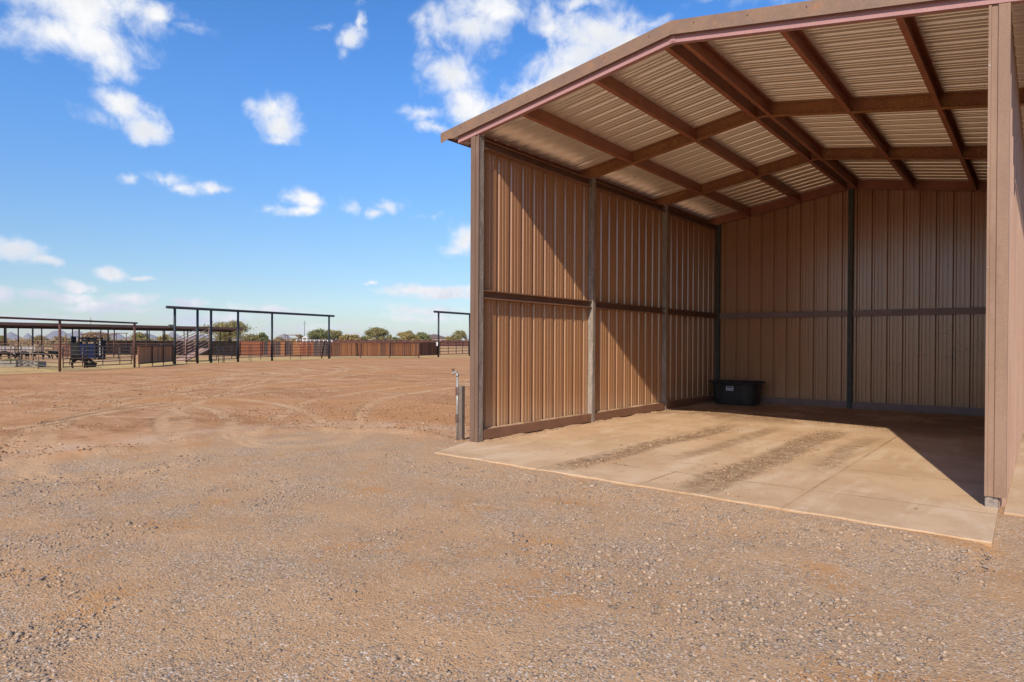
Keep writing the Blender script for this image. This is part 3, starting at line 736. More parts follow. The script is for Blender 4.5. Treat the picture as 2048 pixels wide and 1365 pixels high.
for u in (-.54, 6.80):
    s = -1 if u < 0 else 1; eg = MB()
    eg.sweep([(0, 0), (.004, 0), (.004, -.09), (0, -.09)], (u + s * .02, -.06, zr(u) + .03), (u + s * .02, 9.56, zr(u) + .03), (1, 0, 0), (0, 0, 1))
    eg.build('eave_trim', M['trim'], shed)

# sand drifted along the foot of the walls and on the base channels
sd = MB()
def drift(p0, p1, w, h, nrm, z=0.0, seed=1):
    p0, p1, nrm = Vector(p0), Vector(p1), Vector(nrm); n = int((p1 - p0).length / .06); rr = random.Random(seed)
    vs = []; k = 6
    for i in range(n + 1):
        f = .45 + .55 * math.sin(i * .37 + seed) * math.sin(i * .11 + 2 * seed) + rr.uniform(-.2, .3); f = max(.12, f)
        for j in range(k):
            a = j / (k - 1)
            q = p0.lerp(p1, i / n) + nrm * (w * f * (a if a < 1 else 1.0) + rr.uniform(-.004, .004))
            vs.append((q.x, q.y, z + h * f * (1 - a) ** 1.6 - (.003 if j == k - 1 else 0)))
    sd.add(vs, [(i * k + j, i * k + j + 1, (i + 1) * k + j + 1, (i + 1) * k + j) for i in range(n) for j in range(k - 1)], 0, True)
drift((.092, .13, 0), (.092, 9.2, 0), .09, .030, (1, 0, 0), 0, 3)
drift((.1, 9.272, 0), (6.15, 9.272, 0), .13, .028, (0, -1, 0), 0, 5)
drift((.004, .13, 0), (.004, 9.2, 0), .075, .020, (1, 0, 0), .169, 9)
so = sd.build('drifted_sand', M['sand']); tag(so, 'fine tan sand drifted along the foot of the shed walls', kind='stuff')

# ------------------------------------------------------------------ stock tank in the corner
tank = empty('stock_tank', (.76, 8.74, 0), 'black plastic stock tank in the back left corner of the shed', 'stock tank')
def oval(a, b, z, n=64, p=4.2, ribs=0.0):
    out = []
    for i in range(n):
        th = 2 * math.pi * i / n
        c, s = math.cos(th), math.sin(th)
        k = 1.0 - ribs * (1 if (i % 8) in (3, 4, 5) else 0)
        out.append((.755 + a * k * math.copysign(abs(c) ** (2 / p), c), 8.745 + b * k * math.copysign(abs(s) ** (2 / p), s), z))
    return out
loops = [oval(.47, .285, .0), oval(.485, .30, .015), oval(.50, .312, .10), oval(.51, .318, .11, ribs=.035), oval(.545, .345, .47, ribs=.035), oval(.56, .36, .49), oval(.565, .365, .525), oval(.61, .40, .535), oval(.615, .405, .555), oval(.605, .395, .566), oval(.56, .355, .56), oval(.54, .335, .50), oval(.47, .28, .06), oval(.36, .2, .04)]
mb = MB(); n = 64
vs = [p for l_ in loops for p in l_]
fs = [(k * n + i, k * n + (i + 1) % n, (k + 1) * n + (i + 1) % n, (k + 1) * n + i) for k in range(len(loops) - 1) for i in range(n)]
fs += [tuple(range(n - 1, -1, -1)), tuple(range((len(loops) - 1) * n, len(loops) * n))]
mb.add(vs, fs)
body = mb.build('tank_body', M['tank'], tank, bevel=0)
rm = MB(); rm.pipe([Vector(p) for p in oval(.612, .402, .545)] + [Vector(oval(.612, .402, .545)[0])], .013, 6); rm.build('rim', M['tank'], tank)
st = MB(); st.box(.62, .79, 8.385, 8.42, .345, .455, 0); st.box(.635, .775, 8.381, 8.386, .415, .445, 1); st.box(.645, .765, 8.381, 8.386, .362, .388, 1)
st.box(.66, .75, 8.378, 8.3815, .370, .381, 0)
st.build('sticker', [M['sticker_white'], M['sticker_dark']], tank)

# ------------------------------------------------------------------ yard hydrant beside the left front post
hy = empty('yard_hydrant', (-.37, .13, -.05), 'grey steel water hydrant pipe with tap beside the left front shed post', 'water hydrant')
h = MB(); h.box(-.385, -.315, .10, .17, -.08, .80); h.build('support_post', M['zinc_dark'], hy, bevel=.004)
h = MB()
hz = .975
h.tube((-.394, .085, -.08), (-.394, .085, hz), .0165, 12)
pts = [Vector((-.394 - .03 * (1 - math.cos(a)), .085 - .012 * (1 - math.cos(a)), hz + .03 * math.sin(a))) for a in np.linspace(0, math.pi / 2, 6)]
h.pipe(pts, .021, 12); h.tube((-.394, .085, hz - .03), (-.394, .085, hz + .004), .023, 12)
h.build('riser_pipe', M['zinc'], hy)
h = MB(); e = pts[-1]
h.tube(e, e + Vector((-.03, -.012, -.006)), .018, 10); h.tube(e + Vector((-.03, -.012, -.006)), e + Vector((-.045, -.018, -.035)), .013, 10)
h.build('spout', M['zinc'], hy)
h = MB(); h.tube(e + Vector((-.026, -.010, 0)), e + Vector((-.034, -.013, .042)), .006, 6); h.tube(e + Vector((-.058, -.023, .030)), e + Vector((-.012, -.005, .056)), .006, 6); h.build('tap_handle', M['dark_steel'], hy)
for z0, z1 in ((.655, .785), (.24, .37)):
    h = MB(); h.box(-.418, -.381, .062, .176, z0, z1); h.build('clamp', M['clamp'], hy, bevel=.006)
# ------------------------------------------------------------------ pens, gates and frames across the yard
RIGHT = Vector((CY, SY, 0))
def V3(p, z): return Vector((p[0], p[1], z))
def gr(p): return gz(p[0], p[1])

def overhead_frame(p0, p1, ts, z_at, zb0, r, rb, label, mat, ext=(.5, .5), group='overhead pipe gate frames'):
    p0, p1 = Vector((*p0, 0)), Vector((*p1, 0)); d = (p1 - p0).normalized()
    o = empty('overhead_gate_frame', (p0.x, p0.y, gr(p0)), label, 'gate frame', group)
    for t in ts:
        p = p0.lerp(p1, t)
        mb = MB(); mb.tube(V3(p, gr(p) - .2), V3(p, z_at(t) - rb * .6), r, 12); mb.build('post', mat, o)
    a, b = p0 - d * ext[0], p1 + d * ext[1]
    mb = MB(); mb.tube(V3(a, z_at(-ext[0] / (p1 - p0).length)), V3(b, z_at(1 + ext[1] / (p1 - p0).length)), rb, 12); mb.build('crossbeam', mat, o)
    return o
A, Fp = (-39.1, 13.8), (-45.25, 30.7)
LAF = math.hypot(Fp[0] - A[0], Fp[1] - A[1])
tt = lambda v: (v - A[1]) / (Fp[1] - A[1])
overhead_frame(A, Fp, [0, tt(15.68), tt(16.88), tt(19.46), tt(23.15), 1], lambda t: 3.74 + .17 * t, -.05, .082, .095, 'black overhead pipe gate frame on six posts in front of the plank fence', M['black_pipe'], (.68, .80))
overhead_frame((-44.33, 44.1), (-47.48, 59.32), [0, .424, 1], lambda t: 4.78 + .1 * t, -.05, .10, .115, 'black overhead pipe gate frame right of the plank fence, partly behind the shed', M['black_pipe'], (.85, .6))
overhead_frame((-28.63, .26), (-34.42, 9.35), [0, tt(9.0) * 0 + .485, 1], lambda t: 2.47 + .04 * t, -.05, .060, .050, 'low brown overhead pipe frame over the stock gate on the left', M['rust_pipe'], (2.5, .22))

def pipe_gate(name, p0, p1, zs, ups, r, mat, label, cat='gate', group=None, foot=None, r_up=None):
    """rails between two points with uprights; zs rail heights above ground, ups positions 0..1"""
    p0, p1 = Vector((*p0[:2], 0)), Vector((*p1[:2], 0)); g0, g1 = gr(p0), gr(p1)
    o = empty(name, (p0.x, p0.y, g0), label, cat, group)
    for z in zs:
        mb = MB(); mb.tube(V3(p0, g0 + z), V3(p1, g1 + z), r, 8); mb.build('rail', mat, o)
    for u in ups:
        t, lo = u if isinstance(u, tuple) else (u, zs[0] - r)
        p = p0.lerp(p1, t); g = g0 + (g1 - g0) * t
        mb = MB(); mb.tube(V3(p, g + lo), V3(p, g + zs[-1] + r), r_up or r, 8); mb.build('upright', mat, o)
    return o
SIX = [.22, .42, .62, .82, 1.02, 1.22]
pipe_gate('pipe_gate', (-31.55, 4.85), (-34.32, 9.18), SIX, [0, .255, .54, .80, .985], .024, M['gate_pipe'], 'six-rail brown pipe gate in front of the black calf at the tub', group='pipe gates and panels')
pipe_gate('stock_fence', (-31.55, 4.70), (-35.57, 4.98), SIX, [.04, (1, -.1)], .024, M['gate_pipe'], 'six-rail stock panel running back from the rusty gate post', 'fence panel', 'pipe gates and panels')
pipe_gate('stock_fence', (-35.57, 4.98), (-39.0, 5.14), SIX, [.3, (1, -.1)], .024, M['gate_pipe'], 'six-rail stock panel in front of the slatted hay rack', 'fence panel', 'pipe gates and panels')
pipe_gate('stock_fence', (-39.0, 5.14), (-39.9, 3.2), SIX, [.22, (1, -.1)], .024, M['gate_pipe'], 'stock panel before the longer trough at the left edge', 'fence panel', 'pipe gates and panels')
at_v = lambda v: (A[0] + (Fp[0] - A[0]) * tt(v), v)
pipe_gate('pipe_gate', at_v(13.95), at_v(15.58), SIX, [(.5, -.05), .98], .022, M['rust_pipe'], 'narrow rust brown pipe panel in front of the loading chute', group='pipe gates and panels')
pipe_gate('pipe_gate', at_v(17.0), at_v(19.36), [.25, .47, .68, .90, 1.14], [.16, (.25, -.05), (.42, -.08), (.47, -.08), .78, .97], .028, M['gate_pipe'], 'grey brown pipe gate between the third and fourth black posts', group='pipe gates and panels')
pipe_gate('pipe_gate', at_v(19.56), at_v(23.05), [.33, .56, .82, 1.05, 1.30], [(.30, .1), (.36, -.02), .99, .01, (.66, .1)], .020, M['rust_pipe'], 'thin rusty pipe gate between the fourth and fifth black posts', group='pipe gates and panels')
pipe_gate('pipe_gate', at_v(23.3), at_v(30.5), [.33, .58, .84, 1.08, 1.32], [.01, .2, (.29, .05), (.47, .05), .66, .85, .99], .020, M['rust_pipe'], 'long thin rusty pipe gate left of the last black post', group='pipe gates and panels')
pipe_gate('pipe_gate', (-44.4, 44.35), (-45.6, 50.35), [.30, .62, .95, 1.28, 1.60], [.01, .28, (.55, .28), .77, .99], .035, M['rust_pipe'], 'five-rail brown pipe gate between the two tallest black posts', group='pipe gates and panels')
pipe_gate('pipe_gate', (-45.75, 50.75), (-47.4, 59.1), [.30, .62, .95, 1.28, 1.60], [.01, .33, .66, .99], .035, M['rust_pipe'], 'brown pipe gate mostly hidden behind the shed corner post', group='pipe gates and panels')

def board_fence(name, p0, p1, z0, z1, pw, mat, pmat, posts, label, cat, group=None, cap=True, hang=.0, post_top=.0, gap=.012, lower=True, post_r=.05):
    p0, p1 = Vector((*p0[:2], 0)), Vector((*p1[:2], 0)); d = (p1 - p0).normalized(); nrm = Vector((d.y, -d.x, 0)); L = (p1 - p0).length
    if nrm.dot(Vector((CAM.x, CAM.y, 0)) - p0) < 0: nrm = -nrm
    g0, g1 = gr(p0), gr(p1)
    o = empty(name, (p0.x, p0.y, g0), label, cat, group)
    mb = MB(); n = int(L / pw); rr = random.Random(len(label))
    for i in range(n):
        a, b = i * L / n + gap * .5, (i + 1) * L / n - gap * .5; g = g0 + (g1 - g0) * (i + .5) / n
        top = g + z1 - .02 - rr.uniform(0, .025)
        mb.sweep([(a, .012), (b, .012), (b, -.012), (a, -.012)], V3(p0, g + z0), V3(p0, top), d, nrm)
    mb.build('boards', mat, o)
    for t in posts:
        p = p0.lerp(p1, t) + nrm * .05; g = gr(p)
        mb = MB(); mb.box(-post_r, post_r, -post_r, post_r, 0, 1); mb.v = [(p.x + d.x * x + nrm.x * y, p.y + d.y * x + nrm.y * y, g - .2 + z * (z1 + .2 + post_top)) for x, y, z in mb.v]
        mb.build('post', pmat, o)
    if cap:
        mb = MB(); mb.tube(V3(p0, g0 + z1 + .01), V3(p1, g1 + z1 + .01), .045, 8); mb.build('top_rail', pmat, o)
    if lower:
        mb = MB(); mb.tube(V3(p0 + nrm * .03, g0 + z0 - .01), V3(p1 + nrm * .03, g1 + z0 - .01), .035, 8); mb.build('bottom_rail', pmat, o)
    return o
board_fence('plank_gate', (-34.62, 9.62), (-39.0, 13.62), .22, 1.22, .15, M['plank_gate'], M['rust_pipe'], [.008, .36, .68, .985], 'brown plank-clad stock gate left of the tall black frame', 'gate', 'pipe gates and panels', post_r=.026)
board_fence('plank_fence', bearing(476, 70.5), bearing(662, 72.5), .12, 1.58, .21, M['plank_mixed'], M['rust_pipe'], [.02, .25, .5, .75, .98], 'mixed grey and orange plank fence behind the thin pipe gates', 'fence', 'plank fences', lower=True)
board_fence('plank_fence', bearing(660, 65.6), bearing(838, 67.4), .22, 1.50, .19, M['plank_red'], M['rust_pipe'], [.003, .336, .662, .997], 'red brown plank fence in full sun right of the black frame', 'fence', 'plank fences', post_r=.06)
board_fence('plank_fence', bearing(838.5, 67.6), bearing(876, 72.2), .22, 1.56, .19, M['plank_red'], M['rust_pipe'], [.99], 'shaded short plank fence beside the post with the small white sign', 'fence', 'plank fences', post_r=.06, lower=False)
board_fence('plank_fence', bearing(640, 168), bearing(1330, 178), .0, 1.50, .3, M['plank_dark'], M['plank_dark'], [.0, .2, .4, .6, .8, 1], 'far dark plank fence running behind the nearer fences', 'fence', 'plank fences', lower=False)
board_fence('windbreak_wall', (-76.2, 22.7), (-64.1, 32.3), .06, 1.55, .25, M['dark_board'], M['dark_steel'], [0, .2, .4, .6, .8, 1], 'long black board windbreak under the shade roof', 'windbreak', post_r=.07)
# board leaning on the pipe gate
lb = MB(); pa, pb = V3(bearing(643, 63.4), 0), V3(bearing(648.5, 62.6), 0)
lb.tube(V3(pa, gr(pa) - .02), V3(pb, 1.47), .06, 6)
tag(lb.build('leaning_plank', M['dark_board']), 'dark plank leaning against the gate beside the last black post', 'plank')
# sign on the frame post
sg = empty('small_sign', (-44.36, 43.98, 1.2), 'small white sign fixed to the post right of the plank fence', 'sign')
mb = MB(); c = Vector((-44.27, 43.80, 1.32)); dn = Vector((SY, -CY, 0))
mb.sweep([(-.20, -.19), (.09, -.19), (.09, .21), (-.20, .21)], c, c + dn * .02, RIGHT, (0, 0, 1)); mb.build('sign_plate', M['white'], sg)

def rail_fence(p0, p1, n, zs, mat, label, r=.03):
    p0, p1 = Vector((*p0[:2], 0)), Vector((*p1[:2], 0))
    o = empty('pipe_fence', (p0.x, p0.y, gr(p0)), label, 'fence', 'pipe fences at the back of the pens')
    for i in range(n + 1):
        p = p0.lerp(p1, i / n); mb = MB(); mb.tube(V3(p, gr(p) - .1), V3(p, gr(p) + zs[-1] + .05), r * 1.25, 6); mb.build('post', mat, o)
    for z in zs:
        mb = MB(); mb.tube(V3(p0, gr(p0) + z), V3(p1, gr(p1) + z), r, 6); mb.build('rail', mat, o)
rail_fence(bearing(-60, 62), bearing(146, 62), 7, [.35, .65, .95, 1.25], M['rust_pipe'], 'rusty pipe fence behind the hay racks')
rail_fence(bearing(209, 58), bearing(350, 57), 5, [.45, .75, 1.05, 1.32], M['rust_pipe'], 'rusty pipe fence right of the blue cattle chute')
rail_fence(bearing(-60, 84), bearing(330, 88), 12, [.4, .75, 1.1, 1.45], M['rust_pipe'], 'pipe fence below the near edge of the shade roof')
rail_fence(bearing(-60, 104), bearing(350, 108), 12, [.5, 1.0, 1.5], M['rail_pipe'], 'tan pipe fence beyond the shade roof')
# rust red sheets standing by the calves
for i, (x0, x1, z0, z1, D) in enumerate(((106, 132, .85, 1.22, 57.5), (124, 147, .18, 1.18, 58.5))):
    a, b = bearing(x0, D), bearing(x1, D + .6); mb = MB(); d = (b - a).normalized(); nn = Vector((d.y, -d.x, 0))
    o = empty('rust_panel', (a.x, a.y, gr(a)), ['low rust red sheet panel on the fence above the walking calf', 'tall rust red sheet panel left of the blue cattle chute'][i], 'metal panel', 'rust red sheet panels')
    L = (b - a).length
    mb.sweep([(0, -.01), (L, -.01), (L, .01), (0, .01)], V3(a, gr(a) + z0), V3(a, gr(a) + z1), d, nn); mb.build('sheet', M['rust_plate'], o)
    mb = MB()
    for t in (0, .5, 1): mb.tube(V3(a.lerp(b, t), gr(a) - .05), V3(a.lerp(b, t), gr(a) + z1 + .03), .03, 6)
    for z in (z0, z1): mb.tube(V3(a, gr(a) + z), V3(b, gr(a) + z), .025, 6)
    mb.build('frame', M['rust_pipe'], o)

# long shade roof on posts
sh = empty('shade_shelter', (-86, 26, 0), 'long flat brown shade roof on thin posts behind the pens', 'shelter')
mb = MB(); u0, u1, v0, v1 = -80.0, -92.5, 4.0, 41.9
rib = []
for k in range(int((v1 - v0) / .6)): rib.append(k)
mb.add([(u0, v0, 3.42), (u0, v1, 3.42), (u1, v1 + 5.5, 3.26), (u1, v0, 3.26), (u0, v0, 3.35), (u0, v1, 3.35), (u1, v1 + 5.5, 3.19), (u1, v0, 3.19)],
       [(0, 1, 2, 3), (7, 6, 5, 4), (0, 4, 5, 1), (1, 5, 6, 2), (2, 6, 7, 3), (3, 7, 4, 0)])
mb.build('roof_sheet', M['shade_under'], sh)
mb = MB(); mb.box(u0 + .01, u0 + .05, v0, v1 + .1, 3.12, 3.44); mb.build('fascia', M['shade_fascia'], sh)
mb = MB(); mb.box(u1 - .05, u1 + .1, v0, v1 + 5.5, 2.98, 3.185); mb.build('eave_beam', M['shade_under'], sh)
for k in range(5):
    uu = u0 - 1.8 - k * 2.2; mb = MB(); mb.box(uu - .05, uu + .05, v0 + .1, v1 + .3, 3.03, 3.185 - .0); mb.build('purlin', M['shade_under'], sh)
for v in (15.06, 17.49, 22.0, 25.04, 29.44, 31.54, 34.43, 38.8, 41.4):
    mb = MB(); mb.tube((u0 - .1, v, -.2), (u0 - .1, v, 3.15), .085, 8); mb.build('post', M['dark_steel'], sh)
for v in (18.05, 19.46, 21.92, 25.33, 28.67, 30.33, 34.85, 36.76, 39.74, 46.8):
    mb = MB(); mb.tube((u1 + .3, v, -.2), (u1 + .3, v, 3.1), .07, 8); mb.build('post', M['rust_pipe'], sh)
mb = MB(); mb.box(u0 + .06, u0 + .35, 31.9, 32.42, 3.22, 3.60); mb.build('junction_box', M['galv_dark'], sh, bevel=.02)

# pipe frames over the cattle alley
def alley(p0, p1, ts, z, r, label):
    p0, p1 = Vector((*p0, 0)), Vector((*p1, 0))
    o = empty('alley_frame', (p0.x, p0.y, gr(p0)), label, 'pipe frame', 'pipe frames over the cattle alley')
    for t in ts:
        p = p0.lerp(p1, t); mb = MB(); mb.tube(V3(p, gr(p) - .1), V3(p, z), r, 6); mb.build('post', M['rust_pipe'], o)
    mb = MB(); mb.tube(V3(p0, z), V3(p1, z), r, 6); mb.build('crossbeam', M['rust_pipe'], o)
alley((-63.3, 16.35), (-60.67, 18.44), [.07, .28, .39, .62, .94], 2.07, .05, 'brown pipe frame standing right behind the blue cattle chute')
alley((-77.4, 21.77), (-73.72, 24.69), [.02, .3, .5, .72, .96], 2.36, .04, 'thinner brown pipe frame farther back behind the cattle chute')

# cattle squeeze chute
sq = empty('cattle_chute', (*bearing(178, 55.7)[:2], -.05), 'dark blue steel cattle squeeze chute standing in the pen', 'cattle chute')
B = Vector((*bearing(178, 55.7)[:2], 0)); dpt = Vector((-SY, CY, 0))
def lbox(mb, x0, x1, y0, y1, z0, z1, mi=0):
    m = MB(); m.box(x0, x1, y0, y1, z0, z1)
    mb.add([B + RIGHT * x + dpt * y + Vector((0, 0, z)) for x, y, z in m.v], m.f, mi); return mb
for y in (-.45, .45):
    mb = MB(); lbox(mb, -.50, .80, y - .03, y + .03, .10, 1.25); mb.build('side_panel', M['blue_steel'], sq)
for x in (-.52, .15, .82):
    mb = MB(); lbox(mb, x - .05, x + .05, -.52, -.44, -.1, 1.75); lbox(mb, x - .05, x + .05, .44, .52, -.1, 1.75); lbox(mb, x - .05, x + .05, -.52, .52, 1.66, 1.76); mb.build('hoop_frame', M['dark_steel'], sq)
mb = MB(); lbox(mb, -.52, .85, -.06, .06, 1.42, 1.52); lbox(mb, -.4, .7, -.38, -.30, 1.40, 1.60); lbox(mb, .0, .5, -.2, .2, 1.5, 1.66); mb.build('top_linkage', M['dark_steel'], sq)
mb = MB(); lbox(mb, 1.0, 1.08, -.5, .5, -.1, 1.55); lbox(mb, 1.0, 1.30, -.5, -.42, 1.1, 1.5); mb.build('head_gate', M['dark_steel'], sq)
for x, z, dx in ((.55, 1.55, .75), (-.2, 1.6, -.5)):
    mb = MB(); p = B + RIGHT * x + dpt * -.45; mb.tube(V3(p, z), V3(p + RIGHT * dx, z + .22), .035, 6); mb.build('lever', M['dark_steel'], sq)
mb = MB()
for k in range(9):
    p = B + RIGHT * 1.22 + dpt * -.52; mb.box(p.x - .035, p.x + .035, p.y - .035, p.y + .035, .30 + k * .14, .36 + k * .14)
mb.build('chain', M['white'], sq)
mb = MB(); lbox(mb, -1.32, -.72, -.35, -.29, .25, 1.32); lbox(mb, -1.32, -1.25, -.3, .3, .1, 1.85); lbox(mb, -.78, -.72, -.3, .3, .1, 1.4); mb.build('tail_gate', M['dark_steel'], sq)

# loading chute with sloping pipe sides
lc = empty('loading_chute', (*bearing(372, 51)[:2], -.05), 'pinkish steel loading chute ramp with sloping pipe rails', 'loading chute')
for side, (xa, Da, xb, Db) in enumerate(((347, 51.2, 396, 54.0), (370, 50.0, 418.5, 53.0))):
    a, b = V3(bearing(xa, Da), 0), V3(bearing(xb, Db), 0)
    fl0, fl1 = .02, .92
    for k in range(7):
        h = .12 + k * .245; mb = MB(); mb.tube(V3(a, fl0 + h), V3(b, fl1 + h), .030, 6); mb.build('side_rail', M['chute_pipe'], lc)
    for t, w in ((.02, .04), (.42, .055), (.99, .07)):
        p = a.lerp(b, t); z = fl0 + (fl1 - fl0) * t
        mb = MB(); mb.tube(V3(p, z - .05), V3(p, z + 1.63), w * .8, 6); mb.build('upright', M['chute_pipe'], lc)
    p = b; mb = MB(); mb.tube(V3(p, -.1), V3(p, fl1 - .05), .05, 6); mb.build('leg', M['dark_steel'], lc)
a0, a1, b0, b1 = V3(bearing(347, 51.2), .02), V3(bearing(396, 54.0), .92), V3(bearing(370, 50), .02), V3(bearing(418.5, 53), .92)
mb = MB(); up = Vector((0, 0, .10)); mb.add([a0, b0, b1, a1, a0 - up, b0 - up, b1 - up, a1 - up], [(0, 1, 2, 3), (7, 6, 5, 4), (0, 4, 5, 1), (1, 5, 6, 2), (2, 6, 7, 3), (3, 7, 4, 0)])
mb.build('ramp_floor', M['chute_pipe'], lc)

# hay racks
def hay_rack(px, D, w, label):
    c = Vector((*bearing(px, D)[:2], 0)); g = gr(c)
    o = empty('hay_rack', (c.x, c.y, g), label, 'hay feeder', 'hay feeders in the pen')
    P = lambda x, y, z: c + RIGHT * x + dpt * y + Vector((0, 0, g + z))
    for x in (-w / 2, w / 2):
        for y in (-.4, .4):
            mb = MB(); mb.tube(P(x, y, -.05), P(x, y, 1.1), .035, 6); mb.build('leg', M['gate_pipe'], o)
    for y in (-.4, .4):
        mb = MB(); mb.tube(P(-w / 2, y, 1.08), P(w / 2, y, 1.08), .03, 6); mb.tube(P(-w / 2, y, .78), P(w / 2, y, .78), .02, 6); mb.tube(P(-w / 2, y, .45), P(w / 2, y, .45), .03, 6)
        n = int(w / .11)
        for i in range(n): mb.tube(P(-w / 2 + .06 + i * w / n, y, .46), P(-w / 2 + .14 + i * w / n, y, 1.06), .016, 5)
        mb.build('slat_side', M['white'] if y < 0 else M['gate_pipe'], o)
    mb = MB(); mb.sweep([(-w / 2, -.3), (w / 2, -.3), (w / 2, .3), (-w / 2, .3)], P(0, 0, .36) , P(0, 0, .44), RIGHT, dpt); mb.build('tray', M['dark_steel'], o)
hay_rack(61, 55.8, 1.45, 'slatted pale hay rack beside the two dark calves')
hay_rack(16, 55.2, 1.75, 'slatted hay rack nearest the left edge')

def trough(px, D, w, h, label, feed):
    c = Vector((*bearing(px, D)[:2], 0)); g = gr(c)
    o = empty('feed_trough', (c.x, c.y, g), label, 'trough', 'concrete feed troughs behind the fence')
    P = lambda x, y, z: c + RIGHT * x + dpt * y + Vector((0, 0, g + z))
    mb = MB(); q = [(-.30, 0), (.30, 0), (.33, h), (.25, h), (.20, .14), (-.20, .14), (-.25, h), (-.33, h)]
    mb.sweep(q, P(-w / 2, 0, -.02), P(w / 2, 0, -.02), dpt, (0, 0, 1))
    for x in (-w / 2, w / 2 - .07): mb.sweep([(-.24, .0), (.24, .0), (.27, h - .01), (-.27, h - .01)], P(x, 0, 0), P(x + .07, 0, 0), dpt, (0, 0, 1))
    mb.build('trough_body', M['concrete_grey'], o, bevel=.01)
    if feed:
        me_ = MB(); rr = random.Random(4)
        for i in range(90):
            x, y = rr.uniform(-w / 2 + .1, w / 2 - .1), rr.uniform(-.17, .17); s = rr.uniform(.03, .07)
            me_.tube(P(x - s, y, h - .1 + rr.uniform(0, .16)), P(x + s, y + rr.uniform(-.05, .05), h - .08 + rr.uniform(0, .2)), .012, 4)
        me_.build('green_feed', M['feed_green'], o)
trough(23, 39.2, 1.0, .36, 'grey concrete feed trough with green feed left of the other', True)
trough(64.5, 38.8, 1.2, .36, 'longer grey concrete feed trough below the hay rack', False)
tb = empty('feed_tub', (*bearing(181, 38.9)[:2], -.05), 'black rubber feed tub under the head of the black calf', 'feed tub')
c = Vector((*bearing(181, 38.9)[:2], 0)); g = gr(c)
mb = MB(); rings = [(.27, 0), (.33, .22), (.345, .25), (.325, .255), (.30, .22), (.25, .05)]
vs = [(c.x + r_ * math.cos(a), c.y + r_ * math.sin(a), g + z) for r_, z in rings for a in np.linspace(0, 2 * math.pi, 20, endpoint=False)]
mb.add(vs, [(k * 20 + i, k * 20 + (i + 1) % 20, (k + 1) * 20 + (i + 1) % 20, (k + 1) * 20 + i) for k in range(5) for i in range(20)] + [tuple(range(100, 120)), tuple(range(19, -1, -1))], 0, True)
mb.build('tub_shell', M['dark_steel'], tb)

# ------------------------------------------------------------------ calves: one continuous skin each
def calf(px, D, heading, s, head, label, step=0.0):
    """heading: angle in the ground plane measured from RIGHT; head = 'down' or 'level'"""
    c = Vector((*bearing(px, D)[:2], 0)); g = gr(c)
    fw = RIGHT * math.cos(heading) + dpt * math.sin(heading); sd_ = Vector((-fw.y, fw.x, 0))
    pts, edges, rad = [], [], []
    def P(x, y, z, r, link=None):
        pts.append(fw * (x * s) + sd_ * (y * s) + Vector((0, 0, z * s))); rad.append(r * s)
        if link is not None: edges.append((link, len(pts) - 1))
        return len(pts) - 1
    hip = P(-.40, 0, .60, .135); loin = P(-.16, 0, .62, .150, hip); rib_ = P(.08, 0, .585, .175, loin); chest = P(.30, 0, .58, .165, rib_)
    rump = P(-.50, 0, .57, .105, hip); t1_ = P(-.56, 0, .50, .028, rump); t2_ = P(-.585, 0, .30, .02, t1_); P(-.58, 0, .20, .032, t2_)
    if head == 'down':
        n1 = P(.46, 0, .54, .100, chest); n2 = P(.60, 0, .42, .080, n1); h1 = P(.70, 0, .32, .085, n2); h2 = P(.78, 0, .20, .062, h1); P(.82, 0, .12, .052, h2)
    else:
        n1 = P(.44, 0, .66, .100, chest); n2 = P(.56, 0, .74, .080, n1); h1 = P(.66, 0, .78, .085, n2); h2 = P(.78, 0, .71, .062, h1); P(.86, 0, .66, .052, h2)
    for e in (-1, 1): P(pts[h1].dot(fw) / s - .03, e * .15, pts[h1].z / s + .04, .028, h1)
    for k, e in enumerate((-1, 1)):
        dx = step * (1 if k else -1)
        sh_ = P(.29, e * .09, .42, .075, chest); kn = P(.29 + dx * .5, e * .09, .24, .040, sh_); ft = P(.28 + dx, e * .09, .05, .030, kn); P(.305 + dx, e * .09, .015, .038, ft)
        st_ = P(-.36 - dx * .3, e * .09, .42, .085, hip); hk = P(-.47 - dx * .8, e * .09, .25, .038, st_); hf = P(-.43 - dx, e * .09, .05, .030, hk); P(-.405 - dx, e * .09, .015, .038, hf)
    me = bpy.data.meshes.new('calf'); me.from_pydata([p for p in pts], edges, [])
    o = bpy.data.objects.new('calf', me); COL.objects.link(o); o.location = (c.x, c.y, g)
    bpy.context.view_layer.objects.active = o
    o.modifiers.new('Skin', 'SKIN'); sub = o.modifiers.new('Subdivision', 'SUBSURF'); sub.levels = sub.render_levels = 2
    for v, r_ in zip(me.skin_vertices[0].data, rad): v.radius = (r_, r_)
    me.skin_vertices[0].data[0].use_root = True
    me.materials.append(M['hide'])
    for m_ in o.modifiers:
        if m_.type == 'SKIN': m_.use_smooth_shade = True
    tag(o, label, 'calf', 'black calves in the pens'); return o
calf(161, 36.9, .12, .95, 'down', 'black calf with lowered head eating from the tub behind the gate', .03)
calf(106, 55.4, math.pi - .3, .98, 'level', 'black calf walking in the open behind the stock panel', .10)
calf(79, 53.6, .5, .92, 'down', 'black calf at the right end of the slatted hay rack', 0)
calf(47, 54.0, math.pi - .2, .92, 'down', 'black calf at the left end of the slatted hay rack', 0)
calf(10, 53.6, .2, .92, 'down', 'black calf under the left hay rack by the picture edge', 0)

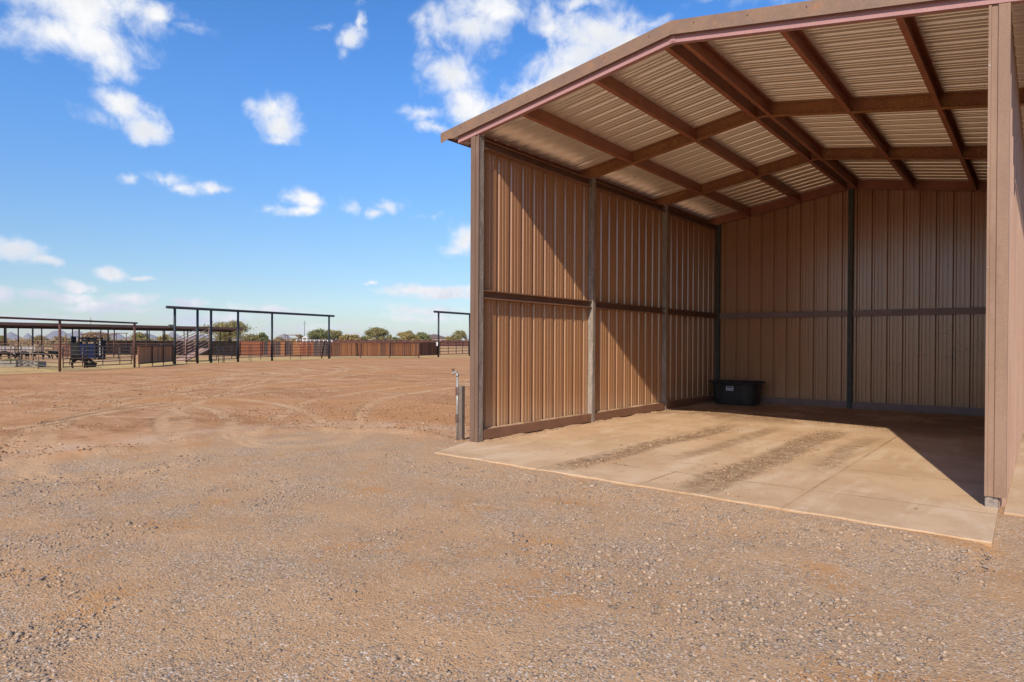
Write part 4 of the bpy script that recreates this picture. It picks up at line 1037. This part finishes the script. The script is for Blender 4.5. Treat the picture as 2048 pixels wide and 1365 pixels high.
# ------------------------------------------------------------------ trees, scrub, houses, poles, hills
def leaf_cloud(lumps, n, size, seed):
    """n small leaf faces spread through ellipsoid lumps (cx, cy, cz, rx, ry, rz)"""
    q = np.random.default_rng(seed); L = np.array(lumps)
    vol = (L[:, 3] * L[:, 4] * L[:, 5]) ** .75; k = q.choice(len(L), n, p=vol / vol.sum())
    d = q.normal(size=(n, 3)); d /= np.linalg.norm(d, axis=1, keepdims=True)
    rad = q.random(n)[:, None] ** .42
    c = L[k, :3] + d * rad * L[k, 3:6] * (1 + .18 * q.normal(size=(n, 1)))
    a = q.normal(size=(n, 3)); a /= np.linalg.norm(a, axis=1, keepdims=True)
    b = np.cross(a, q.normal(size=(n, 3))); b /= np.linalg.norm(b, axis=1, keepdims=True)
    s = size * (.5 + q.random((n, 1)))
    vs = np.stack([c - a * s, c + b * s * .45, c + a * s, c - b * s * .45], 1).reshape(-1, 3)
    return vs, np.arange(4 * n).reshape(n, 4)
def tree(name, px, D, w, h, mat, seed, label, n=2600, leaf=.16, base=.18, cat='tree', group='desert trees beyond the fences', trunks=1):
    c = bearing(px, D); g = gr(c); rr = random.Random(seed)
    o = empty(name, (c.x, c.y, g), label, cat, group)
    mb = MB(); lumps = []; nl = rr.randint(8, 11)
    for i in range(nl):
        a = 2 * math.pi * i / nl + rr.uniform(-.3, .3); rr_ = w * .5 * rr.uniform(.30, .72); zz_ = h * rr.uniform(.42, .80) * (1 - .18 * rr_ / (w * .5))
        lumps.append((rr_ * math.cos(a), rr_ * math.sin(a), zz_, w * rr.uniform(.13, .22), w * rr.uniform(.13, .22), h * rr.uniform(.11, .20)))
    for i in range(4):
        lumps.append((rr.uniform(-.16, .16) * w, rr.uniform(-.16, .16) * w, h * rr.uniform(.70, .86), w * rr.uniform(.12, .20), w * rr.uniform(.12, .20), h * rr.uniform(.09, .14)))
    for i in range(7):   # low skirt and stray sprays
        a = rr.uniform(0, 6.28); lumps.append((w * .42 * math.cos(a), w * .42 * math.sin(a), h * rr.uniform(.22, .45), w * .12, w * .12, h * .13))
    vs, fs = leaf_cloud(lumps, n, leaf, seed)
    zmax = vs[:, 2].max(); vs[:, 2] *= h / zmax
    me = bpy.data.meshes.new('crown'); np_mesh(me, vs, fs); me.materials.append(mat)
    cr = bpy.data.objects.new('crown', me); COL.objects.link(cr); cr.parent = o
    hub = Vector((c.x, c.y, g + h * base)); r0 = .035 * h * .8
    mb.tube((c.x, c.y, g - .1), hub, r0, 8, 0, r0 * .75)
    for l_ in lumps[:nl]:
        e = Vector((c.x + l_[0] * .85, c.y + l_[1] * .85, g + l_[2])); m_ = hub.lerp(e, .5) + Vector((0, 0, h * .05))
        mb.tube(hub, m_, r0 * .5, 6, 0, r0 * .32); mb.tube(m_, e, r0 * .32, 6, 0, r0 * .1)
    mb.build('trunk', M['bark'], o)
    return o
S = F_PX
def tp(pxl, pxr, ytop, D, hz):   # width and height of something seen between two columns
    x = (pxl + pxr) / 2; c = bearing(x, D)
    return x, D, (pxr - pxl) * D / S, CAM.z + (hz - ytop) * D / S - gr(c)
T = [('mesquite_tree', 411, 505, 640, 112, 'leaf_olive', 'wide olive mesquite tree behind the end of the shade roof', 6500),
     ('mesquite_tree', 510, 537, 664, 150, 'leaf_green', 'small green tree beside the fifth black post', 1800),
     ('mesquite_tree', 611, 664, 656, 190, 'leaf_green', 'green tree behind the white ramada', 3200),
     ('mesquite_tree', 646, 684, 658, 198, 'leaf_olive', 'broad olive tree behind the last black post', 3000),
     ('mesquite_tree', 681, 722, 667, 186, 'leaf_gold', 'low golden tree in front of the hipped roof house', 2600),
     ('mesquite_tree', 733, 779, 653.5, 188, 'leaf_olive', 'round dense tree standing alone above the red plank fence', 4200),
     ('mesquite_tree', 797, 834, 660.5, 190, 'leaf_gold', 'golden feathery tree left of the tan house', 2800),
     ('mesquite_tree', 822, 862, 663, 215, 'leaf_green', 'darker green tree touching the tan house', 2600),
     ('mesquite_tree', 903, 936, 660, 215, 'leaf_olive', 'thin grey olive tree inside the right black frame', 1500),
     ('desert_bush', 889, 906, 671.5, 200, 'leaf_gold', 'small yellow green bush right of the tan house', 900),
     ('desert_bush', 584, 612, 668, 180, 'leaf_gold', 'pale yellow bush left of the white ramada', 1200),
     ('desert_bush', 547, 570, 673, 170, 'leaf_dry', 'dry brown bush beside the dark flat shade frame', 1100),
     ('mesquite_tree', 262, 300, 663.5, 128, 'leaf_olive', 'olive tree under the shade roof right of the pipe frame', 1900),
     ('mesquite_tree', 318, 352, 668, 135, 'leaf_gold', 'pale tree under the shade roof behind the tall black frame', 1700),
     ('desert_bush', 64, 96, 671, 125, 'leaf_dry', 'tan scrubby bush in front of the middle blue hill', 1400),
     ('desert_bush', 168, 215, 663, 145, 'leaf_dry', 'tall tan scrub behind the alley pipe frames', 2200),
     ('desert_bush', -8, 13, 670, 112, 'leaf_olive', 'green bush at the left picture edge under the shade roof', 900),
     ('desert_bush', 96, 140, 671.5, 135, 'leaf_dry', 'low tan scrub behind the rusty gate post', 1700),
     ('desert_bush', 716, 736, 671, 200, 'leaf_green', 'small dark bush between the golden and the round tree', 900),
     ('desert_bush', 779, 800, 673.5, 205, 'leaf_green', 'dark low bush above the white house wall', 800)]
for i, (nm, xl, xr, yt, D, mt, lab, n) in enumerate(T):
    x, D, w, h_ = tp(xl, xr, yt, D, 682.1 + .0049 * (xl + xr) / 2)
    tree(nm, x, D, w * 1.16, h_, M[mt], 100 + i, lab, int(n * 1.35), leaf=max(.13, D * .0011), base=.2 if nm == 'mesquite_tree' else .08, cat='tree' if nm == 'mesquite_tree' else 'bush')

# desert scrub too dense to count, behind the pens and fences
q = np.random.default_rng(5); VS, FS, off = [], [], 0
for i in range(850):
    px_ = q.uniform(-160, 1450); D = q.uniform(112, 330) if px_ < 500 else q.uniform(178, 420)
    if 640 < px_ and D < 182: continue
    c = bearing(px_, D); g = gr(c); s = q.uniform(.5, 1.25) if px_ < 500 else q.uniform(.7, 1.7)
    vs, fs = leaf_cloud([(q.normal() * s * .8, q.normal() * s * .8, s * q.uniform(.5, 1.0), s * .8, s * .8, s * .65) for _ in range(4)], 110, .22, int(q.integers(1e6)))
    VS.append(vs + np.array([c.x, c.y, g])); FS.append(fs + off); off += len(vs)
me = bpy.data.meshes.new('desert_scrub'); np_mesh(me, np.concatenate(VS), np.concatenate(FS)); me.materials.append(M['leaf_dry'])
so = bpy.data.objects.new('desert_scrub', me); COL.objects.link(so); tag(so, 'far dry tan desert scrub merging into one low band', kind='stuff')

def house(px, D, w, dpth, wall_h, roof_h, mw, mr, label, ang=.1):
    c = bearing(px, D); g = gr(c); o = empty('house', (c.x, c.y, g), label, 'house', 'houses beyond the far fence')
    ax = RIGHT * math.cos(ang) + dpt * math.sin(ang); ay = Vector((-ax.y, ax.x, 0))
    P = lambda x, y, z: Vector((c.x, c.y, g)) + ax * x + ay * y + Vector((0, 0, z))
    def bx_(mb, x0, x1, y0, y1, z0, z1):
        m = MB(); m.box(x0, x1, y0, y1, z0, z1); mb.add([P(*p) for p in m.v], m.f); return mb
    bx_(MB(), -w / 2, w / 2, 0, dpth, -.2, wall_h).build('wall', mw, o)
    e = .5; hh = min(w, dpth) / 2
    vs = [P(-w / 2 - e, -e, wall_h), P(w / 2 + e, -e, wall_h), P(w / 2 + e, dpth + e, wall_h), P(-w / 2 - e, dpth + e, wall_h), P(-w / 2 + hh, dpth / 2, wall_h + roof_h), P(w / 2 - hh, dpth / 2, wall_h + roof_h)]
    lo = [v_ - Vector((0, 0, .15)) for v_ in vs[:4]]
    MB().add(vs + lo, [(0, 1, 5, 4), (1, 2, 5), (2, 3, 4, 5), (3, 0, 4), (0, 6, 7, 1), (1, 7, 8, 2), (2, 8, 9, 3), (3, 9, 6, 0), (9, 8, 7, 6)]).build('roof', mr, o)
    for x in (-w * .3, w * .05, w * .33):
        f = bx_(MB(), x - .6, x + .6, -.05, .02, wall_h * .38, wall_h * .8).build('window', M['white'], o)
        bx_(MB(), x - .5, x + .5, -.07, -.045, wall_h * .42, wall_h * .76).build('pane', M['glass_dark'], f)
    return o
house(868, 225, 9.0, 8, 2.5, 1.3, M['stucco'], M['roof_tile'], 'tan stucco house with low brown hipped roof right of the green tree')
house(703, 215, 8.5, 9, 2.7, 1.55, M['stucco'], M['roof_pale'], 'house with pale pointed roof behind the golden tree')
house(787, 235, 4.6, 6, 2.35, .5, M['white'], M['roof_pale'], 'small white flat house right of the round tree')
# ramada with pale roof
rm_ = empty('ramada', (*bearing(611, 165)[:2], gr(bearing(611, 165))), 'small pale-roofed ramada on white posts above the mixed plank fence', 'ramada')
c = bearing(611, 165); g = gr(c)
mb = MB(); P = lambda x, y, z: Vector((c.x, c.y, g)) + RIGHT * x + dpt * y + Vector((0, 0, z))
vs = [P(-.8, -.8, 1.9), P(.8, -.8, 1.9), P(.8, .8, 1.9), P(-.8, .8, 1.9), P(.2, 0, 2.6)]
mb.add(vs, [(0, 1, 4), (1, 2, 4), (2, 3, 4), (3, 0, 4), (3, 2, 1, 0)]); mb.build('roof', M['roof_pale'], rm_)
for x, y in ((-.5, -.5), (.5, -.5), (.5, .5), (-.5, .5)):
    mb = MB(); m = MB(); m.box(x - .12, x + .12, y - .12, y + .12, -.2, 1.9); mb.add([P(*p) for p in m.v], m.f); mb.build('post', M['white'], rm_)
# dark flat shade frame
ff = empty('flat_shade_frame', (*bearing(583, 150)[:2], gr(bearing(583, 150))), 'thin dark flat-topped shade frame beyond the mixed plank fence', 'shade frame')
a, b = bearing(570, 150), bearing(597, 150)
mb = MB(); mb.sweep([(0, 0), (0, .14), (2.0, .14), (2.0, 0)], V3(a, 2.98) - RIGHT * .2, V3(b, 2.98) + RIGHT * .2, dpt, (0, 0, 1)); mb.build('roof', M['shade_fascia'], ff)
for p in (a, b, a + dpt * 1.9, b + dpt * 1.9):
    mb = MB(); mb.tube(V3(p, gr(p) - .1), V3(p, 2.98), .08, 6); mb.build('post', M['rust_pipe'], ff)
# low white rail fence glimpsed above the planks
wf = empty('white_rail_fence', (*bearing(592, 160)[:2], gr(bearing(592, 160))), 'low white rail fence glimpsed above the mixed plank fence', 'fence')
a, b = bearing(593, 158), bearing(664, 166)
for k in range(9):
    p = a.lerp(b, k / 8); mb = MB(); g = gr(p); mb.box(p.x - .10, p.x + .10, p.y - .10, p.y + .10, g - .1, g + 1.48); mb.build('post', M['white'], wf)
for z in (.95, 1.35):
    mb = MB(); mb.sweep([(-.04, 0), (.04, 0), (.04, .16), (-.04, .16)], V3(a, gr(a) + z), V3(b, gr(b) + z), dpt, (0, 0, 1)); mb.build('rail', M['white'], wf)
for px_, D, zt, lab in ((609, 205, 8.0, 'thin utility pole standing above the white ramada'), (181.5, 200, 8.5, 'thin utility pole rising above the shade roof')):
    c = bearing(px_, D); g = gr(c); o = empty('utility_pole', (c.x, c.y, g), lab, 'utility pole', 'thin utility poles')
    mb = MB(); mb.tube((c.x, c.y, g - .1), (c.x, c.y, zt), .10, 6, 0, .07); mb.build('pole', M['bark'], o)
    mb = MB(); mb.tube(V3(c, zt - .8) - RIGHT * .45, V3(c, zt - .8) + RIGHT * .45, .05, 6); mb.build('crossarm', M['bark'], o)
c = bearing(131, 103); mb = MB(); mb.tube((c.x, c.y, gr(c) - .1), (c.x, c.y, 2.45), .15, 8, 0, .13)
for k in range(3): mb.tube((c.x, c.y, .6 + .5 * k), (c.x + .18, c.y + .1, .75 + .5 * k), .04, 5, 0, .02)
tag(mb.build('wooden_post', M['stake']), 'thick brown wooden post standing behind the shade roof', 'post')

hm = surf('haze tinted hill rock', (.145, .135, .145), (.115, .110, .125), (.175, .15, .15), rough=.95, scale=.006, spec=.05)  # violet-grey tint puts part of the distance haze into the rock colour
q = np.random.default_rng(8)
for px_, yp, hw, D in ((-28, 669.5, 60, 4200), (22, 664.3, 30, 4000), (56, 666.6, 17, 4300), (78, 669.5, 30, 4400), (118, 660.5, 40, 4500), (152, 661.5, 42, 4700), (200, 663.5, 40, 4600), (232, 666, 34, 4500), (290, 666.5, 60, 4900), (345, 664.5, 40, 4800), (400, 669, 55, 5000), (470, 671.5, 60, 5000), (568, 668, 32, 4900), (620, 673, 70, 5100), (800, 676, 120, 5200)):
    c = bearing(px_, D); ph = (682.1 + .0049 * px_ - yp) * D / S + 1.5; rw = hw * D / S
    n = 28; xs = np.linspace(-1.25, 1.25, n); X_, Y_ = np.meshgrid(xs, xs)
    rr_ = np.hypot(X_, Y_); prof = np.clip(1 - rr_, 0, 1) ** 1.15 * (1.0) + 0
    nz = fbm(X_ * 3 + px_, Y_ * 3, 31, 4)
    H_ = ph * prof * (.72 + .56 * nz); H_ *= ph / H_.max()
    vs = np.stack([c.x + RIGHT.x * X_ * rw + dpt.x * Y_ * rw, c.y + RIGHT.y * X_ * rw + dpt.y * Y_ * rw, H_ - .5 + .4], -1).reshape(-1, 3)
    ii = np.arange(n * n).reshape(n, n); fs = np.stack([ii[:-1, :-1], ii[:-1, 1:], ii[1:, 1:], ii[1:, :-1]], -1).reshape(-1, 4)
    me = bpy.data.meshes.new('hill'); np_mesh(me, vs, fs); me.materials.append(hm); me.polygons.foreach_set('use_smooth', np.ones(len(fs), bool))
    ho = bpy.data.objects.new('hill', me); COL.objects.link(ho); tag(ho, kind='structure')

HAZE = True
if HAZE:
    mb = MB(); mb.box(-7000, 3500, -1500, 7000, -1.3, 130)
    hz_ = mb.build('haze', []); hmat = bpy.data.materials.new('thin desert haze'); hmat.use_nodes = True
    nt = hmat.node_tree; nt.nodes.clear(); out = nt.nodes.new('ShaderNodeOutputMaterial'); pv = nt.nodes.new('ShaderNodeVolumePrincipled')
    pv.inputs['Color'].default_value = (.80, .87, .97, 1); pv.inputs['Density'].default_value = .00008; pv.inputs['Anisotropy'].default_value = .0
    nt.links.new(pv.outputs[0], out.inputs['Volume']); hz_.data.materials.append(hmat); tag(hz_, kind='stuff')
EXPOSURE, SKY_SAT, SKY_VAL, SKY_HUE = .52, 1.33, 1.11, .508

# ------------------------------------------------------------------ sky, sun, camera
SUN = Vector((.28, -.96, .725)).normalized()
EL, AZ = math.asin(SUN.z), math.atan2(SUN.x, SUN.y)
W = bpy.data.worlds.new('World'); scene.world = W; W.use_nodes = True
wt = NT(W.node_tree); bg = W.node_tree.nodes['Background']
sky = wt.n('ShaderNodeTexSky', _sky_type='NISHITA', _sun_disc=False, _sun_elevation=EL, _sun_rotation=AZ, _altitude=500, _air_density=1.0, _dust_density=.6, _ozone_density=2.2)
STR = .13
# clouds: (azimuth, elevation, half width, half height in degrees, tilt, weight), azimuth from +Y towards +X
CLOUDS = [(-71.1, 22.84, 4.69, 1.91, 2.4, 1), (-70.18, 20.72, 3.5, 1.69, -9.9, 1), (-72.87, 20.9, 2.8, 1.44, 2.3, 1), (-69.4, 19.7, 1.89, 1.37, -10.5, 1),
(-66.5, 23.47, 1.89, 0.79, 10.9, 0.75), (-65.16, 23.15, 1.31, 0.41, -9.1, 0.35), (-68.61, 16.74, 1.92, 0.99, -18.4, 1), (-67.09, 15.4, 1.45, 0.87,
-13.7, 0.95), (-70.27, 15.82, 1.2, 0.63, -13.0, 0.5), (-58.51, 18.29, 1.54, 1.13, -13.4, 0.9), (-57.64, 17.0, 1.64, 1.33, -30.1, 0.95), (-57.56, 15.9,
1.54, 0.52, 5.3, 0.7), (-51.89, 23.73, 1.23, 0.83, 21.8, 1.1), (-51.21, 24.68, 0.48, 0.92, -3.4, 0.9), (-52.49, 22.73, 0.48, 0.72, -3.5, 0.65),
(-53.9, 24.25, 0.64, 0.2, 6.0, 0.3), (-51.3, 26.26, 0.73, 0.3, 5.3, 0.4), (-42.56, 25.11, 3.29, 2.22, -7.1, 1), (-41.08, 26.52, 3.41, 1.55, 0.6, 1),
(-43.6, 21.76, 2.61, 2.06, -7.1, 1), (-42.53, 19.68, 2.43, 1.55, -16.8, 1), (-45.9, 18.69, 2.11, 0.68, 2.2, 0.8), (-45.05, 17.69, 1.89, 0.5, -7.3,
0.75), (-38.27, 19.74, 2.95, 0.69, 13.0, 0.8), (-46.14, 25.12, 1.26, 1.4, 3.0, 0.5), (-31.09, 24.51, 3.49, 1.8, 5.2, 1), (-34.03, 22.11, 4.5, 1.82,
15.4, 1), (-36.57, 20.68, 2.91, 1.38, 16.8, 0.9), (-28.59, 23.85, 2.48, 1.59, -20.7, 0.9), (-26.95, 24.79, 1.76, 0.36, 12.8, 0.45), (-35.96, 26.21,
1.23, 1.09, -25.7, 0.55), (-32.58, 26.7, 2.52, 0.47, -2.6, 0.6), (-35.11, 25.16, 1.06, 0.7, -1.3, 0.5), (-33.19, 23.17, 3.67, 1.12, 14.9, 1), (-34.07,
28.01, 6.69, 1.0, -3.0, 0.6), (-65.48, 12.12, 1.7, 0.59, -4.7, 0.8), (-68.19, 11.88, 0.72, 0.35, 6.8, 0.7), (-62.53, 11.84, 1.29, 0.56, 0.1, 0.9),
(-64.28, 11.59, 1.75, 0.45, 0.3, 0.75), (-55.54, 11.28, 1.48, 0.79, -6.6, 0.95), (-56.01, 10.46, 2.16, 0.43, 3.3, 0.85), (-58.31, 10.43, 0.95, 0.27,
3.9, 0.5), (-48.7, 11.35, 1.11, 0.81, -7.6, 1), (-49.81, 10.66, 1.24, 0.4, 12.0, 0.85), (-52.05, 10.96, 1.04, 0.61, -17.3, 0.55), (-45.11, 10.46,
0.51, 0.29, 30.4, 0.45), (-46.07, 10.55, 0.59, 0.16, 1.6, 0.3), (-42.26, 8.74, 1.36, 1.42, 20.3, 0.95), (-43.32, 7.68, 1.06, 0.59, 0.9, 0.6), (-74.71,
6.25, 1.75, 0.82, -7.5, 0.95), (-73.16, 5.62, 1.22, 0.45, -10.4, 0.85), (-76.87, 5.9, 1.61, 0.83, 4.9, 0.9), (-69.23, 5.06, 1.27, 0.55, -2.5, 0.8),
(-67.2, 4.76, 0.73, 0.22, 2.9, 0.5), (-71.6, 3.88, 0.91, 0.43, -3.1, 0.85), (-72.72, 3.02, 2.09, 0.39, -1.3, 0.75), (-68.05, 3.02, 1.81, 0.48, 2.0,
0.75), (-69.7, 2.38, 4.23, 0.44, -0.7, 0.6), (-76.08, 3.18, 0.95, 0.61, 2.8, 0.6), (-64.44, 2.91, 1.4, 0.38, 1.7, 0.6), (-62.69, 1.72, 5.16, 0.47,
1.0, 0.42), (-58.1, 2.52, 3.48, 0.48, -2.1, 0.45), (-73.87, 1.55, 3.55, 0.31, 1.4, 0.4), (-53.62, 1.25, 4.88, 0.33, 0.6, 0.32), (-44.79, 4.38, 4.46,
0.51, 0.6, 0.8), (-43.73, 4.1, 3.4, 0.42, 0.5, 0.75), (-45.83, 2.72, 3.04, 0.51, 0.6, 0.55), (-46.25, 2.12, 3.38, 0.34, 0.5, 0.45), (-50.49, 5.03,
0.57, 0.17, 1.3, 0.4), (-19.08, 27.73, 7.31, 1.92, -9.5, 0.6), (-74.99, 23.9, 8.06, 1.73, 14.0, 0.8)]
dirv = wt.n('ShaderNodeTexCoord').outputs['Generated']
sp = wt.n('ShaderNodeSeparateXYZ'); wt.l(dirv, sp.inputs[0])
az = wt.math('MULTIPLY', wt.math('ARCTAN2', sp.outputs[0], sp.outputs[1]), 57.29578)
el = wt.math('MULTIPLY', wt.math('ARCSINE', sp.outputs[2]), 57.29578)
w1 = wt.n('ShaderNodeTexNoise', Scale=14.0, Detail=8.0, Roughness=.66); wt.l(dirv, w1.inputs['Vector'])
wsep = wt.n('ShaderNodeSeparateColor'); wt.l(w1.outputs['Color'], wsep.inputs[0])
azw = wt.math('ADD', az, wt.math('MULTIPLY', wt.math('SUBTRACT', wsep.outputs[0], .5), 3.0))
elw = wt.math('ADD', el, wt.math('MULTIPLY', wt.math('SUBTRACT', wsep.outputs[1], .5), 2.0))
cmb = wt.n('ShaderNodeCombineXYZ'); wt.l(azw, cmb.inputs[0]); wt.l(elw, cmb.inputs[1])
dens = None; low = None
for a, e, ra, re, rot, w in CLOUDS:
    mp = wt.n('ShaderNodeMapping', _vector_type='TEXTURE'); mp.inputs['Location'].default_value = (a, e, 0); mp.inputs['Rotation'].default_value = (0, 0, R(rot)); mp.inputs['Scale'].default_value = (ra * 1.35, re * 1.35, 1)
    wt.l(cmb.outputs[0], mp.inputs[0])
    ln = wt.n('ShaderNodeVectorMath', _operation='LENGTH'); wt.l(mp.outputs[0], ln.inputs[0])
    k = wt.math('MULTIPLY', wt.math('SUBTRACT', 1.0, ln.outputs['Value']), min(1.15, w * (1.8 if e < 6.5 else 1.0)))
    dens = k if dens is None else wt.math('MAXIMUM', dens, k)
def hs_out():
    hs = wt.n('ShaderNodeHueSaturation', Saturation=SKY_SAT, Value=SKY_VAL); hs.inputs['Hue'].default_value = SKY_HUE; wt.l(wt.ramp(el, 1.0, 22.0, .60 * SKY_VAL, SKY_VAL), hs.inputs['Value']); wt.l(sky.outputs[0], hs.inputs['Color'])
    return hs.outputs[0]
fb = wt.noise(dirv, 22.0, 10, .60, .3)
fb2 = wt.noise(dirv, 5.0, 5, .55)
D_ = wt.math('ADD', wt.math('MAXIMUM', dens, -1.0), wt.math('MULTIPLY', wt.math('SUBTRACT', fb, .5), 1.9))
mask = wt.ramp(D_, -.04, .92)
mask = wt.math('POWER', mask, 1.1)
thick = wt.ramp(D_, .35, 1.0)
shade = wt.ramp(wt.noise(dirv, 12.0, 5, .6), .38, .66)
skyc = wt.mix(wt.ramp(el, .0, 10.0), (.80, .875, 1.0), (1.0, 1.0, 1.0)); skyc = wt.mix(1.0, hs_out(), skyc, 'MULTIPLY')
ccol = wt.mix(shade, (.80, .83, .88), (1.0, 1.0, 1.0))
ccol = wt.mix(thick, (.93, .95, 1.0), ccol)
lowf = wt.ramp(el, 1.0, 9.0)
ccol = wt.mix(lowf, wt.mix(shade, (.62, .69, .82), (.98, .96, .97)), ccol)
CL_GAIN = 0.70 / STR
csc = wt.n('ShaderNodeVectorMath', _operation='SCALE'); wt.l(ccol, csc.inputs[0]); csc.inputs['Scale'].default_value = CL_GAIN
wt.l(wt.mix(mask, skyc, csc.outputs[0]), bg.inputs['Color'])
bg.inputs['Strength'].default_value = STR

sun = bpy.data.lights.new('sun', 'SUN'); sun.energy = 3.55; sun.angle = R(.53); sun.color = (1.0, .905, .775)
so_ = bpy.data.objects.new('sun', sun); COL.objects.link(so_); so_.rotation_euler = (-SUN).to_track_quat('-Z', 'Y').to_euler(); so_.location = (20, -40, 40)

cam = bpy.data.cameras.new('camera'); co = bpy.data.objects.new('camera', cam); COL.objects.link(co)
right = Vector((CY, SY, 0)); fwd = Vector((-SY * math.cos(PITCH), CY * math.cos(PITCH), math.sin(PITCH))); up = right.cross(fwd)
Rr = right * math.cos(ROLL) + up * math.sin(ROLL); Uu = -right * math.sin(ROLL) + up * math.cos(ROLL)
m4 = Matrix.Identity(4)
for i in range(3): m4[i][0], m4[i][1], m4[i][2], m4[i][3] = Rr[i], Uu[i], -fwd[i], CAM[i]
co.matrix_world = m4
cam.sensor_width = 36; cam.sensor_fit = 'HORIZONTAL'; cam.lens = F_PX / 2048 * 36; cam.shift_y = 13.43 / 2048; cam.clip_start = .05; cam.clip_end = 20000
scene.camera = co
vs_ = scene.view_settings; vs_.view_transform = 'Standard'; vs_.look = 'None'; vs_.gamma = 1.0; vs_.exposure = EXPOSURE
scene.cycles.use_denoising = True
scene.cycles.max_bounces = 10; scene.cycles.diffuse_bounces = 6; scene.cycles.volume_bounces = 1
